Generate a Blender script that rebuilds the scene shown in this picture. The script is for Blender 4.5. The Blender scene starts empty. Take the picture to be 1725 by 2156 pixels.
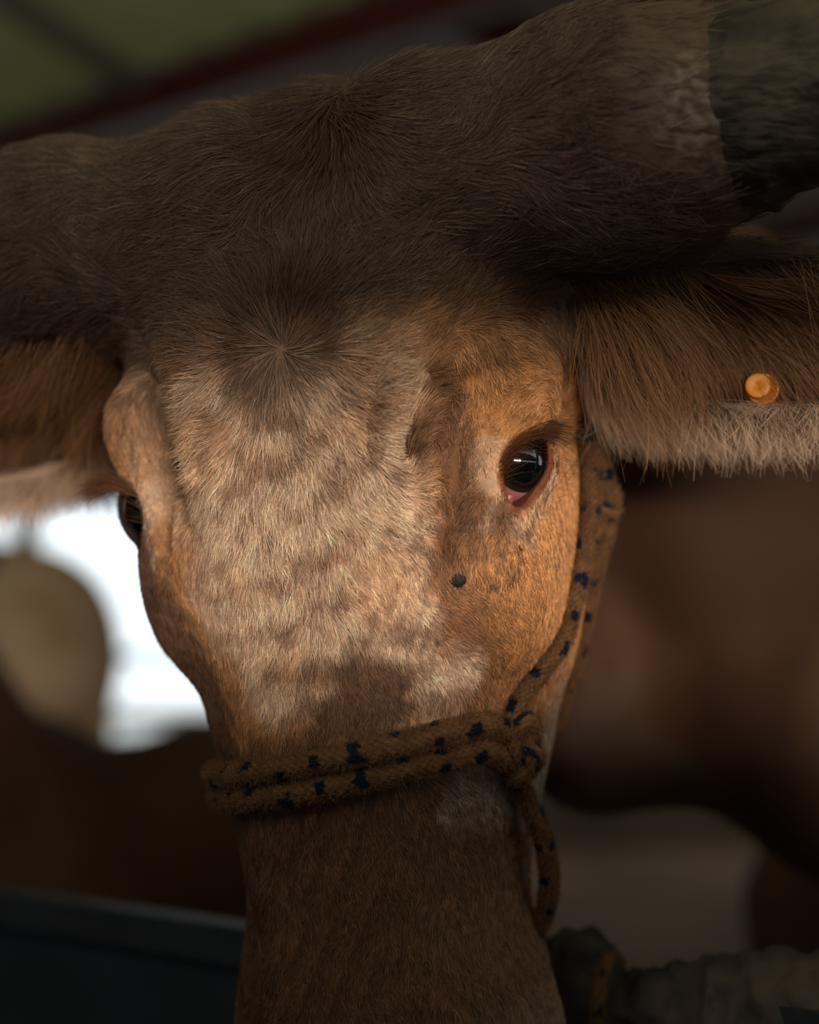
import bpy, bmesh, math, time
import numpy as np
from mathutils import Vector, Matrix
T0 = time.time()
rng = np.random.default_rng(7)
S = bpy.context.scene
COL = S.collection

# ------------------------------------------------------------------ camera
FPX = 50.0 / 30.0 * 2156.0
CAMZ, PITCH = 1.20, math.radians(5.1)
cam_d = bpy.data.cameras.new('camera'); cam = bpy.data.objects.new('camera', cam_d); COL.objects.link(cam)
cam_d.sensor_fit = 'VERTICAL'; cam_d.sensor_height = 30; cam_d.sensor_width = 24; cam_d.lens = 50
cam.location = (0, 0, CAMZ); cam.rotation_euler = (math.pi/2 + PITCH, 0, 0)
cam_d.clip_start = 0.02; cam_d.clip_end = 200
cam_d.dof.use_dof = True; cam_d.dof.focus_distance = 0.792; cam_d.dof.aperture_fstop = 2.4
S.camera = cam
CR = np.array([1.0, 0, 0]); CF = np.array([0, math.cos(PITCH), math.sin(PITCH)]); CU = np.array([0, -math.sin(PITCH), math.cos(PITCH)])
C0 = np.array([0, 0, CAMZ])
def P(px, py, d):
    return C0 + CF*d + CR*((px-862.5)/FPX*d) + CU*((1078-py)/FPX*d)

# ------------------------------------------------------------------ exposure, world, lamps
S.view_settings.view_transform = 'Standard'; S.view_settings.look = 'None'
S.view_settings.gamma = 1; S.view_settings.use_curve_mapping = False
S.view_settings.exposure = 0.0
S.cycles.use_denoising = True
S.cycles.max_bounces = 5; S.cycles.diffuse_bounces = 3; S.cycles.glossy_bounces = 2
S.cycles.transparent_max_bounces = 4; S.cycles.caustics_reflective = False; S.cycles.caustics_refractive = False
S.cycles.use_adaptive_sampling = True
S.cycles_curves.shape = 'RIBBONS'
W = bpy.data.worlds.new('overcast_sky'); S.world = W; W.use_nodes = True
bgn = W.node_tree.nodes['Background']; bgn.inputs[0].default_value = (0.86, 0.95, 1.0, 1); bgn.inputs[1].default_value = 1.6
def area(name, loc, target, sx, sy, power, col):
    l = bpy.data.lights.new(name, 'AREA'); l.shape = 'RECTANGLE'; l.size = sx; l.size_y = sy; l.energy = power; l.color = col
    o = bpy.data.objects.new(name, l); COL.objects.link(o); o.location = loc
    o.rotation_euler = (Vector(target)-Vector(loc)).to_track_quat('-Z', 'Y').to_euler()
    return o
# added key lamp behind the photographer, cut to a band by the wall gap
KEYPOS = (1.05, -3.2, 1.36)
area('key_through_wall_gap', KEYPOS, (0, 0.8, 1.29), 1.5, 0.13, 168, (1.0, 0.93, 0.85))
# added fill lamp over the same wall, lifting the unlit upper head
area('fill_over_wall', (-0.9, -2.4, 3.1), (0.1, 1.2, 1.3), 2.4, 0.8, 10, (0.90, 0.95, 1.0))

# ------------------------------------------------------------------ helpers
def lin(c): 
    c = np.asarray(c, float)/255.0
    return np.where(c <= 0.04045, c/12.92, ((c+0.055)/1.055)**2.4)
def mat(name, col=(0.5,0.5,0.5), rough=0.7, spec=0.3, metal=0.0, noise=None, col2=None, bump=0.0, bscale=30, attr=None, sheen=0.0, coat=0.0, stretch=None):
    m = bpy.data.materials.new(name); m.use_nodes = True; nt = m.node_tree; b = nt.nodes['Principled BSDF']
    b.inputs['Roughness'].default_value = rough; b.inputs['Specular IOR Level'].default_value = spec; b.inputs['Metallic'].default_value = metal
    b.inputs['Sheen Weight'].default_value = sheen; b.inputs['Coat Weight'].default_value = coat; b.inputs['Coat Roughness'].default_value = 0.03
    b.inputs['Base Color'].default_value = (*col, 1)
    tc = nt.nodes.new('ShaderNodeTexCoord'); vec = tc.outputs['Object']
    if stretch:
        mp = nt.nodes.new('ShaderNodeMapping'); mp.inputs['Scale'].default_value = stretch; nt.links.new(vec, mp.inputs['Vector']); vec = mp.outputs[0]
    if attr:
        a = nt.nodes.new('ShaderNodeAttribute'); a.attribute_name = attr; nt.links.new(a.outputs['Color'], b.inputs['Base Color'])
    elif noise:
        n = nt.nodes.new('ShaderNodeTexNoise'); n.inputs['Scale'].default_value = noise; n.inputs['Detail'].default_value = 6
        r = nt.nodes.new('ShaderNodeValToRGB'); r.color_ramp.elements[0].position = 0.35; r.color_ramp.elements[1].position = 0.68
        r.color_ramp.elements[0].color = (*col, 1); r.color_ramp.elements[1].color = (*(col2 or col), 1)
        nt.links.new(vec, n.inputs['Vector']); nt.links.new(n.outputs['Fac'], r.inputs[0]); nt.links.new(r.outputs[0], b.inputs['Base Color'])
    if bump:
        n2 = nt.nodes.new('ShaderNodeTexNoise'); n2.inputs['Scale'].default_value = bscale; n2.inputs['Detail'].default_value = 8
        bp = nt.nodes.new('ShaderNodeBump'); bp.inputs['Strength'].default_value = 1; bp.inputs['Distance'].default_value = bump
        nt.links.new(vec, n2.inputs['Vector']); nt.links.new(n2.outputs['Fac'], bp.inputs['Height']); nt.links.new(bp.outputs[0], b.inputs['Normal'])
    return m
def tag(o, label=None, cat=None, group=None, kind=None):
    if label: o['label'] = label
    if cat: o['category'] = cat
    if group: o['group'] = group
    if kind: o['kind'] = kind
    return o
def mesh_np(name, verts, faces, m=None, parent=None, smooth=True, colors=None):
    me = bpy.data.meshes.new(name); verts = np.asarray(verts, np.float32); faces = np.asarray(faces, np.int32); k = faces.shape[1]
    me.vertices.add(len(verts)); me.vertices.foreach_set('co', verts.ravel())
    me.loops.add(faces.size); me.loops.foreach_set('vertex_index', faces.ravel())
    me.polygons.add(len(faces)); me.polygons.foreach_set('loop_start', np.arange(0, faces.size, k, dtype=np.int32))
    me.polygons.foreach_set('loop_total', np.full(len(faces), k, np.int32))
    me.update(calc_edges=True); me.validate()
    if smooth: me.polygons.foreach_set('use_smooth', np.ones(len(me.polygons), bool))
    if colors is not None:
        a = me.attributes.new('coat', 'FLOAT_COLOR', 'POINT'); c = np.ones((len(verts), 4), np.float32); c[:, :3] = colors
        a.data.foreach_set('color', c.ravel())
    if m: me.materials.append(m)
    o = bpy.data.objects.new(name, me); COL.objects.link(o)
    if parent: o.parent = parent; o.matrix_parent_inverse = parent.matrix_world.inverted()
    return o
def bm_obj(name, bm, m=None, parent=None, smooth=False):
    me = bpy.data.meshes.new(name); bmesh.ops.recalc_face_normals(bm, faces=bm.faces); bm.to_mesh(me); bm.free()
    if m: me.materials.append(m)
    if smooth: me.polygons.foreach_set('use_smooth', np.ones(len(me.polygons), bool))
    o = bpy.data.objects.new(name, me); COL.objects.link(o)
    if parent: o.parent = parent
    return o
def box(name, c, size, m, rot=(0,0,0), parent=None, bevel=0.004):
    bm = bmesh.new(); bmesh.ops.create_cube(bm, size=1)
    bmesh.ops.scale(bm, vec=size, verts=bm.verts)
    if bevel: bmesh.ops.bevel(bm, geom=bm.edges[:], offset=bevel, segments=2, affect='EDGES')
    o = bm_obj(name, bm, m, parent); o.location = c; o.rotation_euler = rot
    return o
def beam(name, a, b, w, h, m, parent=None):
    a, b = Vector(a), Vector(b); d = b-a
    o = box(name, (a+b)/2, (d.length, w, h), m, parent=parent); o.rotation_euler = d.to_track_quat('X', 'Z').to_euler(); return o
def hairs(name, root, pts, rad, col, m, parent, kind='stuff'):
    """pts: (n,k,3) world metres; rad (n,k); col (n,3)"""
    n, k, _ = pts.shape
    hc = bpy.data.hair_curves.new(name); hc.add_curves([k]*n)
    hc.attributes['position'].data.foreach_set('vector', pts.astype(np.float32).ravel()) if 'position' in hc.attributes else hc.attributes.new('position','FLOAT_VECTOR','POINT').data.foreach_set('vector', pts.astype(np.float32).ravel())
    ra = hc.attributes.get('radius') or hc.attributes.new('radius', 'FLOAT', 'POINT'); ra.data.foreach_set('value', rad.astype(np.float32).ravel())
    ca = hc.attributes.new('coat', 'FLOAT_COLOR', 'CURVE'); c = np.ones((n, 4), np.float32); c[:, :3] = col; ca.data.foreach_set('color', c.ravel())
    hc.materials.append(m); o = bpy.data.objects.new(name, hc); COL.objects.link(o)
    if parent: o.parent = parent
    if kind: o['kind'] = kind
    return o
def vnoise(p, seed=0):
    p = np.asarray(p, np.float64); i = np.floor(p).astype(np.int64); f = p-i; f = f*f*(3-2*f)
    def h(a, b, c):
        x = (a*374761393 + b*668265263 + c*2147483647 + seed*1274126177) & 0xffffffff
        x = ((x ^ (x >> 13))*1274126177) & 0xffffffff
        return ((x ^ (x >> 16)) & 0xffffff)/float(0xffffff)
    r = 0
    for dx in (0, 1):
        for dy in (0, 1):
            for dz in (0, 1):
                w = (f[..., 0] if dx else 1-f[..., 0])*(f[..., 1] if dy else 1-f[..., 1])*(f[..., 2] if dz else 1-f[..., 2])
                r = r + w*h(i[..., 0]+dx, i[..., 1]+dy, i[..., 2]+dz)
    return r
def fbm(p, o=3, seed=0):
    r = 0; a = 0.5; t = 0
    for k in range(o): r = r + a*vnoise(p*2**k, seed+k); t += a; a *= 0.5
    return r/t
def norm(v): return v/np.maximum(np.linalg.norm(v, axis=-1, keepdims=True), 1e-9)
def sstep(a, b, x): t = np.clip((x-a)/(b-a), 0, 1); return t*t*(3-2*t)

# ------------------------------------------------------------------ implicit surfaces
def smin(a, b, k): h = np.maximum(k-np.abs(a-b), 0)/k; return np.minimum(a, b)-h*h*k*0.25
def smax(a, b, k): return -smin(-a, -b, k)
def ell(p, c, r, ax=None):
    q = p-np.asarray(c, np.float32)
    if ax is not None: q = q@np.asarray(ax, np.float32).T
    r = np.asarray(r, np.float32); k0 = np.sqrt(((q/r)**2).sum(-1)); k1 = np.sqrt(((q/(r*r))**2).sum(-1))+1e-6
    return k0*(k0-1)/k1
def cone(p, a, b, ra, rb):
    a = np.asarray(a, np.float32); b = np.asarray(b, np.float32); ba = b-a; q = p-a
    h = np.clip((q@ba)/(ba@ba), 0, 1); return np.linalg.norm(q-h[..., None]*ba, axis=-1)-(ra+(rb-ra)*h)
def loft(p, tab, n):
    """sections along the third axis: z, half width, top y, bottom y"""
    z = p[..., 2]
    hw = np.interp(z, tab[:, 0], tab[:, 1]); yt = np.interp(z, tab[:, 0], tab[:, 2]); yb = np.interp(z, tab[:, 0], tab[:, 3])
    cy = (yt+yb)/2; hd = (yt-yb)/2
    a = np.abs(p[..., 0])/hw; b = np.abs(p[..., 1]-cy)/hd
    r = (a**n+b**n)**(1/n); d = (r-1)*np.minimum(hw, hd)
    end = np.maximum(z-tab[-1, 0], tab[0, 0]-z)
    return smax(d, end, 3.0)
def smooth_tab(tab):
    tab = np.array(sorted(tab), float); z = np.linspace(tab[0, 0], tab[-1, 0], 60); out = [z]
    for k in range(1, tab.shape[1]):
        m = np.gradient(tab[:, k], tab[:, 0]); i = np.clip(np.searchsorted(tab[:, 0], z)-1, 0, len(tab)-2)
        h = tab[i+1, 0]-tab[i, 0]; t = (z-tab[i, 0])/h
        out.append((2*t**3-3*t*t+1)*tab[i, k]+(t**3-2*t*t+t)*h*m[i]+(-2*t**3+3*t*t)*tab[i+1, k]+(t**3-t*t)*h*m[i+1])
    return np.stack(out, 1)
def polydist(p, pts):
    d = None
    for a, b in zip(pts[:-1], pts[1:]):
        e = cone(p, a, b, 0, 0); d = e if d is None else np.minimum(d, e)
    return d
def surface_nets(f, xs, ys, zs, B=12):
    nx, ny, nz = len(xs), len(ys), len(zs); F = np.full((nx, ny, nz), 1.0, np.float32)
    for i in range(0, nx, B):
        for j in range(0, ny, B):
            cx = slice(i, min(i+B, nx)); cy = slice(j, min(j+B, ny))
            x0, x1, y0, y1 = xs[i], xs[min(i+B, nx)-1], ys[j], ys[min(j+B, ny)-1]
            ks = np.arange(0, nz, B); ke = np.minimum(ks+B, nz)-1
            cc = np.stack([np.full(len(ks), (x0+x1)/2), np.full(len(ks), (y0+y1)/2), (zs[ks]+zs[ke])/2], -1).astype(np.float32)
            rad = 0.5*np.sqrt((x1-x0)**2+(y1-y0)**2+(zs[ke]-zs[ks])**2)
            v = f(cc); near = np.abs(v) < rad*1.35+1.2
            for q in range(len(ks)):
                cz = slice(ks[q], ke[q]+1)
                if near[q]:
                    X, Y, Z = np.meshgrid(xs[cx], ys[cy], zs[cz], indexing='ij')
                    F[cx, cy, cz] = f(np.stack([X, Y, Z], -1).astype(np.float32))
                else: F[cx, cy, cz] = v[q]
    s = F < 0
    acc = np.zeros((nx-1, ny-1, nz-1, 3), np.float32); cnt = np.zeros((nx-1, ny-1, nz-1), np.float32)
    G = [xs.astype(np.float32), ys.astype(np.float32), zs.astype(np.float32)]
    quads = []
    for ax in range(3):
        sl0 = [slice(None)]*3; sl1 = [slice(None)]*3; sl0[ax] = slice(0, -1); sl1[ax] = slice(1, None)
        a, b = F[tuple(sl0)], F[tuple(sl1)]; ch = (a < 0) != (b < 0); idx = np.argwhere(ch)
        va, vb = a[ch], b[ch]; t = va/(va-vb)
        pos = np.stack([G[k][idx[:, k]] for k in range(3)], -1); pos[:, ax] += t*(G[ax][idx[:, ax]+1]-G[ax][idx[:, ax]])
        o1, o2 = [k for k in range(3) if k != ax]
        ok = (idx[:, o1] > 0) & (idx[:, o2] > 0) & (idx[:, o1] < F.shape[o1]-1) & (idx[:, o2] < F.shape[o2]-1)
        cells = []
        for d1, d2 in ((-1, -1), (0, -1), (0, 0), (-1, 0)):
            c = idx.copy(); c[:, o1] += d1; c[:, o2] += d2
            v = ok
            cv = c[v]; np.add.at(acc, (cv[:, 0], cv[:, 1], cv[:, 2]), pos[v]); np.add.at(cnt, (cv[:, 0], cv[:, 1], cv[:, 2]), 1)
            cells.append(np.ravel_multi_index((cv[:, 0], cv[:, 1], cv[:, 2]), cnt.shape))
        q = np.stack(cells, 1); flip = (va[ok] < 0) ^ (ax == 1); q[~flip] = q[~flip][:, ::-1]; quads.append(q)
    q = np.concatenate(quads); used = np.unique(q); remap = np.full(cnt.size, -1, np.int64); remap[used] = np.arange(len(used))
    V = acc.reshape(-1, 3)[used]/cnt.reshape(-1)[used][:, None]
    return V, remap[q]
def grad(f, p, e=0.05):
    g = np.zeros_like(p)
    for k in range(3):
        d = np.zeros(3, p.dtype); d[k] = e; g[:, k] = (f(p+d)-f(p-d))/(2*e)
    return g
def grid(segs):
    """segs: (start, end, spacing) joined"""
    out = []
    for a, b, h in segs: n = max(1, int(round((b-a)/h))); out.append(np.linspace(a, b, n, endpoint=False))
    out.append([segs[-1][1]]); return np.concatenate(out).astype(np.float32)

# ------------------------------------------------------------------ head frame (centimetres)
TH, RO, PH = math.radians(19), math.radians(4.0), math.radians(2.5)
up = CU*math.cos(RO)-CR*math.sin(RO); rt = CR*math.cos(RO)+CU*math.sin(RO); n0 = -CF
HX = rt*math.cos(TH)+n0*math.sin(TH); HN = n0*math.cos(TH)-rt*math.sin(TH)
HZ = up*math.cos(PH)+HN*math.sin(PH); HY = HN*math.cos(PH)-up*math.sin(PH)
HO = P(681, 1030, 0.826); HM = np.stack([HX, HY, HZ])      # rows
def to_world(p): return HO+(np.asarray(p)@HM)*0.01
def to_head(w): return ((np.asarray(w)-HO)@HM.T)*100
def vhead(v): return np.asarray(v)@HM.T                      # directions
def project(ph):
    w = to_world(ph)-C0; d = w@CF; return np.stack([862.5+(w@CR)/d*FPX, 1078-(w@CU)/d*FPX], -1), d
def on_face(px, py, yy=4.0):
    """point of the plane y=yy of the head frame that lies under a pixel"""
    o = to_head(C0); d = vhead(P(px, py, 1.0)-C0); t = (yy-o[1])/d[1]; return o+d*t

front_tab = smooth_tab([(18.3, 7.0, -1.5, -9), (16, 8.2, 1.2, -8), (12, 8.6, 3.3, -7), (7, 7.8, 4.3, -6), (1, 6.6, 4.5, -6), (-5, 6.0, 4.3, -6), (-11, 4.7, 4.0, -6), (-16, 4.3, 3.7, -6), (-20, 4.6, 3.5, -6), (-26, 5.6, 3.2, -6), (-31, 5.2, 1.5, -6)])
bulk_tab = smooth_tab([(18.2, 7, -4, -14), (15.5, 9.3, -1.0, -15), (11, 10.0, 1.2, -16), (6, 10.3, 2.2, -17), (0, 10.4, 2.5, -18.5), (-5, 9.9, 2.9, -18.5), (-9, 9.35, 3.2, -17.5), (-13, 8.4, 3.0, -16.5), (-17, 7.5, 2.6, -14), (-21, 7.1, 2.2, -11), (-25, 7.9, 2.1, -10), (-29, 8.5, 1.6, -9.5), (-32, 7.6, 0, -8.5)])
EYE_R = 2.12
EYES = {}
for s in (1, -1):
    E = np.array([8.75, -2.1, 0.5]) if s > 0 else np.array([-9.35, -1.75, -0.35]); a = norm(np.array([s*0.62, 0.78, -0.05] if s > 0 else [-0.52, 0.85, -0.04]))
    m_ = np.array([-s*0.58, 0.10, -1.0]); m_ = norm(m_-a*(m_@a)); v_ = np.cross(a, m_)
    if v_[2] < 0: v_ = -v_       # v: across the opening, towards the upper lid side
    EYES[s] = (E, a, m_, v_)
def almond(mu, nu, k=1.0):
    """<0 inside the lid opening; mu runs to the inner corner"""
    L0, L1 = 1.45*k, 2.05*k
    t = np.where(mu > 0, mu/L1, mu/L0); hh = np.where(nu > 0, 1.18, 1.05)*k
    env = np.sqrt(np.clip(1-np.abs(t)**np.where(mu > 0, 1.3, 2.2), 0, 1))
    inside = np.abs(nu)-hh*env
    return np.where(np.abs(t) < 1, inside, np.maximum(inside, (np.abs(t)-1)*L1))
def rim_curve(s, k, R):
    E, a, m_, v_ = EYES[s]; pts = []
    for t in np.linspace(0, 2*math.pi, 29):
        mu = math.cos(t); nu = math.sin(t)
        mu_ = mu*(2.05 if mu > 0 else 1.45)*k; e = math.sqrt(max(0, 1-abs(mu)**(1.3 if mu > 0 else 2.2)))
        nu_ = np.sign(nu)*e*(1.18 if nu > 0 else 1.05)*k
        pts.append(E+norm(a*math.sqrt(max(0.3, R*R-mu_**2-nu_**2))+m_*mu_+v_*nu_)*R)
    return pts
RIMS = {s: (rim_curve(s, 1.06, 2.28), rim_curve(s, 1.55, 2.75)) for s in (1, -1)}
def F_(px, py, yy=4.0): q = on_face(px, py, yy); return q
# creases and folds of the forehead and brow: polyline, amplitude (cm, + raises), width
FOLDS = [([F_(930,760), F_(905,850), F_(878,950), F_(884,1080)], 0.75, 0.6),
         ([F_(965,800,2), F_(943,880,2), F_(925,970,2), F_(930,1080,2)], -0.6, 1.0),
         ([F_(862,800), F_(838,880), F_(828,960)], -0.45, 0.32),
         ([F_(815,790), F_(800,870), F_(790,940)], 0.35, 0.4),
         ([F_(775,800), F_(762,880)], -0.18, 0.3),
         ([F_(395,790,3), F_(360,880,3), F_(372,1000,3), F_(395,1090,3)], -0.45, 0.4),
         ([F_(430,800), F_(410,900), F_(415,1000)], 0.20, 0.4),
         ([F_(300,800,2), F_(312,900,2), F_(335,1010,2), F_(350,1150,2)], -0.55, 0.42),
         ([F_(268,830,1), F_(283,920,1), F_(300,1010,1)], 0.38, 0.42),
         ([F_(1195,760,-3), F_(1203,850,-4), F_(1207,930,-4)], -0.35, 0.4),
         ([F_(1075,1060,-1), F_(1048,1125,0), F_(1035,1180,1)], -0.28, 0.38),
         ([F_(1035,1060,0), F_(1000,1140,1)], 0.22, 0.5),
         ([F_(1060,900,-1), F_(1100,868,-2), F_(1160,875,-3)], 0.22, 0.4),
         ([F_(1040,960,0), F_(1050,900,-1), F_(1110,850,-2)], -0.16, 0.35),
         ([F_(905,1500), F_(1010,1480), F_(1080,1400,1)], 0.15, 0.8)]
EARS = {}
for s in (1, -1):
    root = np.array([s*10.5, -7.5, 6.85-s*.1]); tip = np.array([s*27.5, -7.5, 4.9+s*.3])
    ax = norm(tip-root); nn = norm(np.array([s*0.10, 1.0, -0.28])-ax*(np.array([s*0.10, 1.0, -0.28])@ax)); ww = np.cross(nn, ax)*s
    if ww[2] < 0: ww = -ww
    EARS[s] = (root, tip, ax, nn, ww)
def ear_f(p, s):
    root, tip, ax, nn, ww = EARS[s]; c = root+ax*9.2
    A = np.stack([ax, nn, ww]); q = (p-c.astype(np.float32))@A.T.astype(np.float32)
    w = q[..., 2]+0.012*q[..., 0]**2*1.0          # droop along the ear
    q = np.stack([q[..., 0], q[..., 1]+0.0*w, w], -1)
    o = ell(q, (0, 0, 0), (9.8, 2.6, 4.5)); i = ell(q, (1.4, 2.1, 0.1), (8.0, 3.0, 3.8))
    shell = smax(o, -i, 0.5)
    return smin(shell, cone(p, root-ax*3, root+ax*3.2, 3.4, 2.8), 2.5)
# neck, dewlap, trunk and legs are placed in the room (metres), read in centimetres of the head frame
def Hh(x, y, z): return to_head(np.array([x, y, z]))
NK = [Hh(0.0, 1.08, 1.37), Hh(0.22, 1.22, 1.36), Hh(0.48, 1.52, 1.30), Hh(0.70, 1.85, 1.22)]
DW = [Hh(0.03, 1.04, 1.20), Hh(0.18, 1.26, 1.17), Hh(0.34, 1.36, 1.14), Hh(0.52, 1.52, 1.02), Hh(0.6, 1.62, 0.86)]
def body_f(p):
    f = cone(p, (0, -9, 8), NK[0], 9.0, 10)
    f = smin(f, cone(p, NK[0], NK[1], 10, 14), 5)
    f = smin(f, cone(p, NK[1], NK[2], 15, 20), 5)
    f = smin(f, cone(p, NK[2], NK[3], 20, 28), 6)
    for a, b, r0, r1 in ((0, 1, 4.5, 5.5), (1, 2, 5.5, 6.5), (2, 3, 6.5, 9), (3, 4, 9, 10)):
        f = smin(f, cone(p, DW[a], DW[b], r0, r1), 12)
    f = smin(f, cone(p, Hh(0.78, 1.95, 1.10), Hh(1.45, 2.85, 1.06), 34, 37), 8)
    f = smin(f, cone(p, Hh(1.45, 2.85, 1.10), Hh(1.70, 3.20, 1.12), 36, 28), 8)
    for hx, hy, kx, ky in ((0.50, 2.00, 0.47, 1.98), (0.92, 1.72, 0.90, 1.70), (1.42, 3.28, 1.40, 3.34), (1.86, 2.95, 1.86, 3.02)):
        f = smin(f, cone(p, Hh(hx, hy, 0.92), Hh(kx, ky, 0.52), 11.5, 5.6), 6)
        f = smin(f, cone(p, Hh(kx, ky, 0.52), Hh(kx+0.01, ky+0.02, 0.13), 5.2, 3.8), 3)
        f = smin(f, cone(p, Hh(kx, ky+0.02, 0.13), Hh(kx-0.02, ky-0.02, 0.045), 3.8, 5.2), 2)
    f = f+1.3*np.sin(p[..., 0]*0.36+1.0*np.sin(p[..., 2]*0.06))*(1-np.clip((p[..., 1]+20)/8, 0, 1))*np.clip((p[..., 1]+110)/40, 0, 1)*np.clip((p[..., 2]+45)/15, 0, 1)
    return f
def head_f(p):
    p = p.astype(np.float32)
    f = smin(loft(p, front_tab, 3.0), loft(p, bulk_tab, 2.4), 2.0)
    # forehead swelling and poll
    f = smin(f, ell(p, (0, -2.5, 14.0), (10, 5.6, 4.2)), 2.5)
    f = smin(f, ell(p, (1.3, -3.5, 15.7), (5.0, 4.4, 2.5)), 2.0)
    for s in (1, -1):
        f = smin(f, ell(p, (s*8.5, -1.5, 3.4), (3.3, 3.7, 3.8)), 1.6)
        f = smin(f, ell(p, (s*8.4, 0.1, -4.2), (2.0, 2.8, 3.6)), 3.0)
        f = smin(f, ell(p, (s*7.6, -6.5, -4.5), (2.2, 5.0, 5.5)), 3.0)          # cheek muscle
        f = smax(f, -ell(p, (s*8.9, 3.0, 3.9), (1.9, 2.6, 3.6)), 2.4)           # hollow above the eye
        f = smax(f, -ell(p, (s*9.8, 3.6, -8.0), (2.2, 2.6, 7.0)), 2.5)          # slope beside the nasal bone
        f = smax(f, -ell(p, (s*3.6, 1.6, -31.0), (1.3, 2.0, 1.1)), 1.2)              # nostril
        f = smin(f, cone(p, (s*4, -3.6, 13.5+s*.7), (s*15, -3.4, 14.3+s*1.2), 5.3, 5.5), 2.4)
        f = smin(f, cone(p, (s*14, -3.4, 14.3+s*1.15), (s*18.4, -3.2, 14.5+s*1.2), 5.5, 5.3), 1.5)
    f = smin(f, body_f(p), 4.0)
    near = np.abs(p[..., 0]) < 45
    if near.any():
        q = p[near]; g = f[near]
        for s in (1, -1):
            sel = (q[:, 0]*s > 4)
            if sel.any(): g[sel] = smin(g[sel], ear_f(q[sel], s), 2.0)
        # folds
        for pts, amp, wd in FOLDS:
            pts = np.array(pts); ym = pts[:, 1].mean(); lo, hi = pts.min(0)-3*wd, pts.max(0)+3*wd; lo[1] -= 7; hi[1] += 7
            b = np.all((q > lo) & (q < hi), axis=1)
            if b.any():
                qq = q[b].copy(); pl = [np.array([a[0], a[2]]) for a in pts]
                d = None
                for A, Bp in zip(pl[:-1], pl[1:]):
                    ba = Bp-A; r_ = qq[:, [0, 2]]-A; h = np.clip((r_@ba)/(ba@ba), 0, 1); dd = np.linalg.norm(r_-h[:, None]*ba, axis=1)
                    d = dd if d is None else np.minimum(d, dd)
                g[b] -= amp*np.exp(-(d/wd)**2-((qq[:, 1]-ym)/3.2)**4)
        # lumpy skin
        for s in (1, -1):
            E, a, m_, v_ = [x.astype(np.float32) for x in EYES[s]]
            b = np.linalg.norm(q-E, axis=1) < 6.5
            if not b.any(): continue
            e = q[b]; h = g[b]; r = e-E; d0 = np.linalg.norm(r, axis=1)
            h = smin(h, d0-2.40, 0.7)
            h = smin(h, polydist(e, RIMS[s][0])-0.20, 0.25)
            up_rim = [x for x in RIMS[s][1] if (x-E)@v_ > 0.2]
            h = smin(h, polydist(e, up_rim)-0.16, 0.6)
            mu, nu, al = r@m_, r@v_, r@a
            al_ = almond(mu, nu)
            h = smax(h, -np.maximum(al_*0.8, -(al-0.2)), 0.12)
            h = np.maximum(h, 2.06-d0)
            g[b] = h
        f[near] = g
    return f
xs = grid([(-46, -30, 1.2), (-30, -12.5, 0.36), (-12.5, -6, 0.2), (-6, 6, 0.26), (6, 11, 0.13), (11, 30, 0.3), (30, 60, 1.5), (60, 250, 4)])
ys = grid([(-330, -120, 5), (-120, -40, 2), (-40, -14, 0.9), (-14, -4, 0.3), (-4, 1, 0.14), (1, 6, 0.22), (6, 12, 1)])
zs = grid([(-125, -60, 2.5), (-60, -34, 1.2), (-34, -3, 0.3), (-3, 3, 0.13), (3, 22.5, 0.28), (22.5, 60, 2)])
V, Q = surface_nets(head_f, xs, ys, zs)
V = V.astype(np.float32)
for it in range(2):
    g = grad(head_f, V, 0.03); fv = head_f(V); gl = np.maximum((g*g).sum(1), 0.3)
    stp = np.clip(-(fv/gl), -0.25, 0.25)[:, None]*g; V = (V+stp*0.8).astype(np.float32)
NRM = norm(grad(head_f, V, 0.06))
print('head surface', len(V), len(Q), round(time.time()-T0, 1))

def raycast(px, py, dmin=0.55, dmax=1.4, n=400):
    ds = np.linspace(dmin, dmax, n); pts = np.array([to_head(P(px, py, d)) for d in ds]).astype(np.float32)
    f = head_f(pts); hit = np.where(f < 0)[0]
    k = hit[0] if len(hit) else int(np.argmin(f))
    q = pts[k:k+1]; return q[0], norm(grad(head_f, q, 0.08))[0], (len(hit) > 0), f[k]

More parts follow.
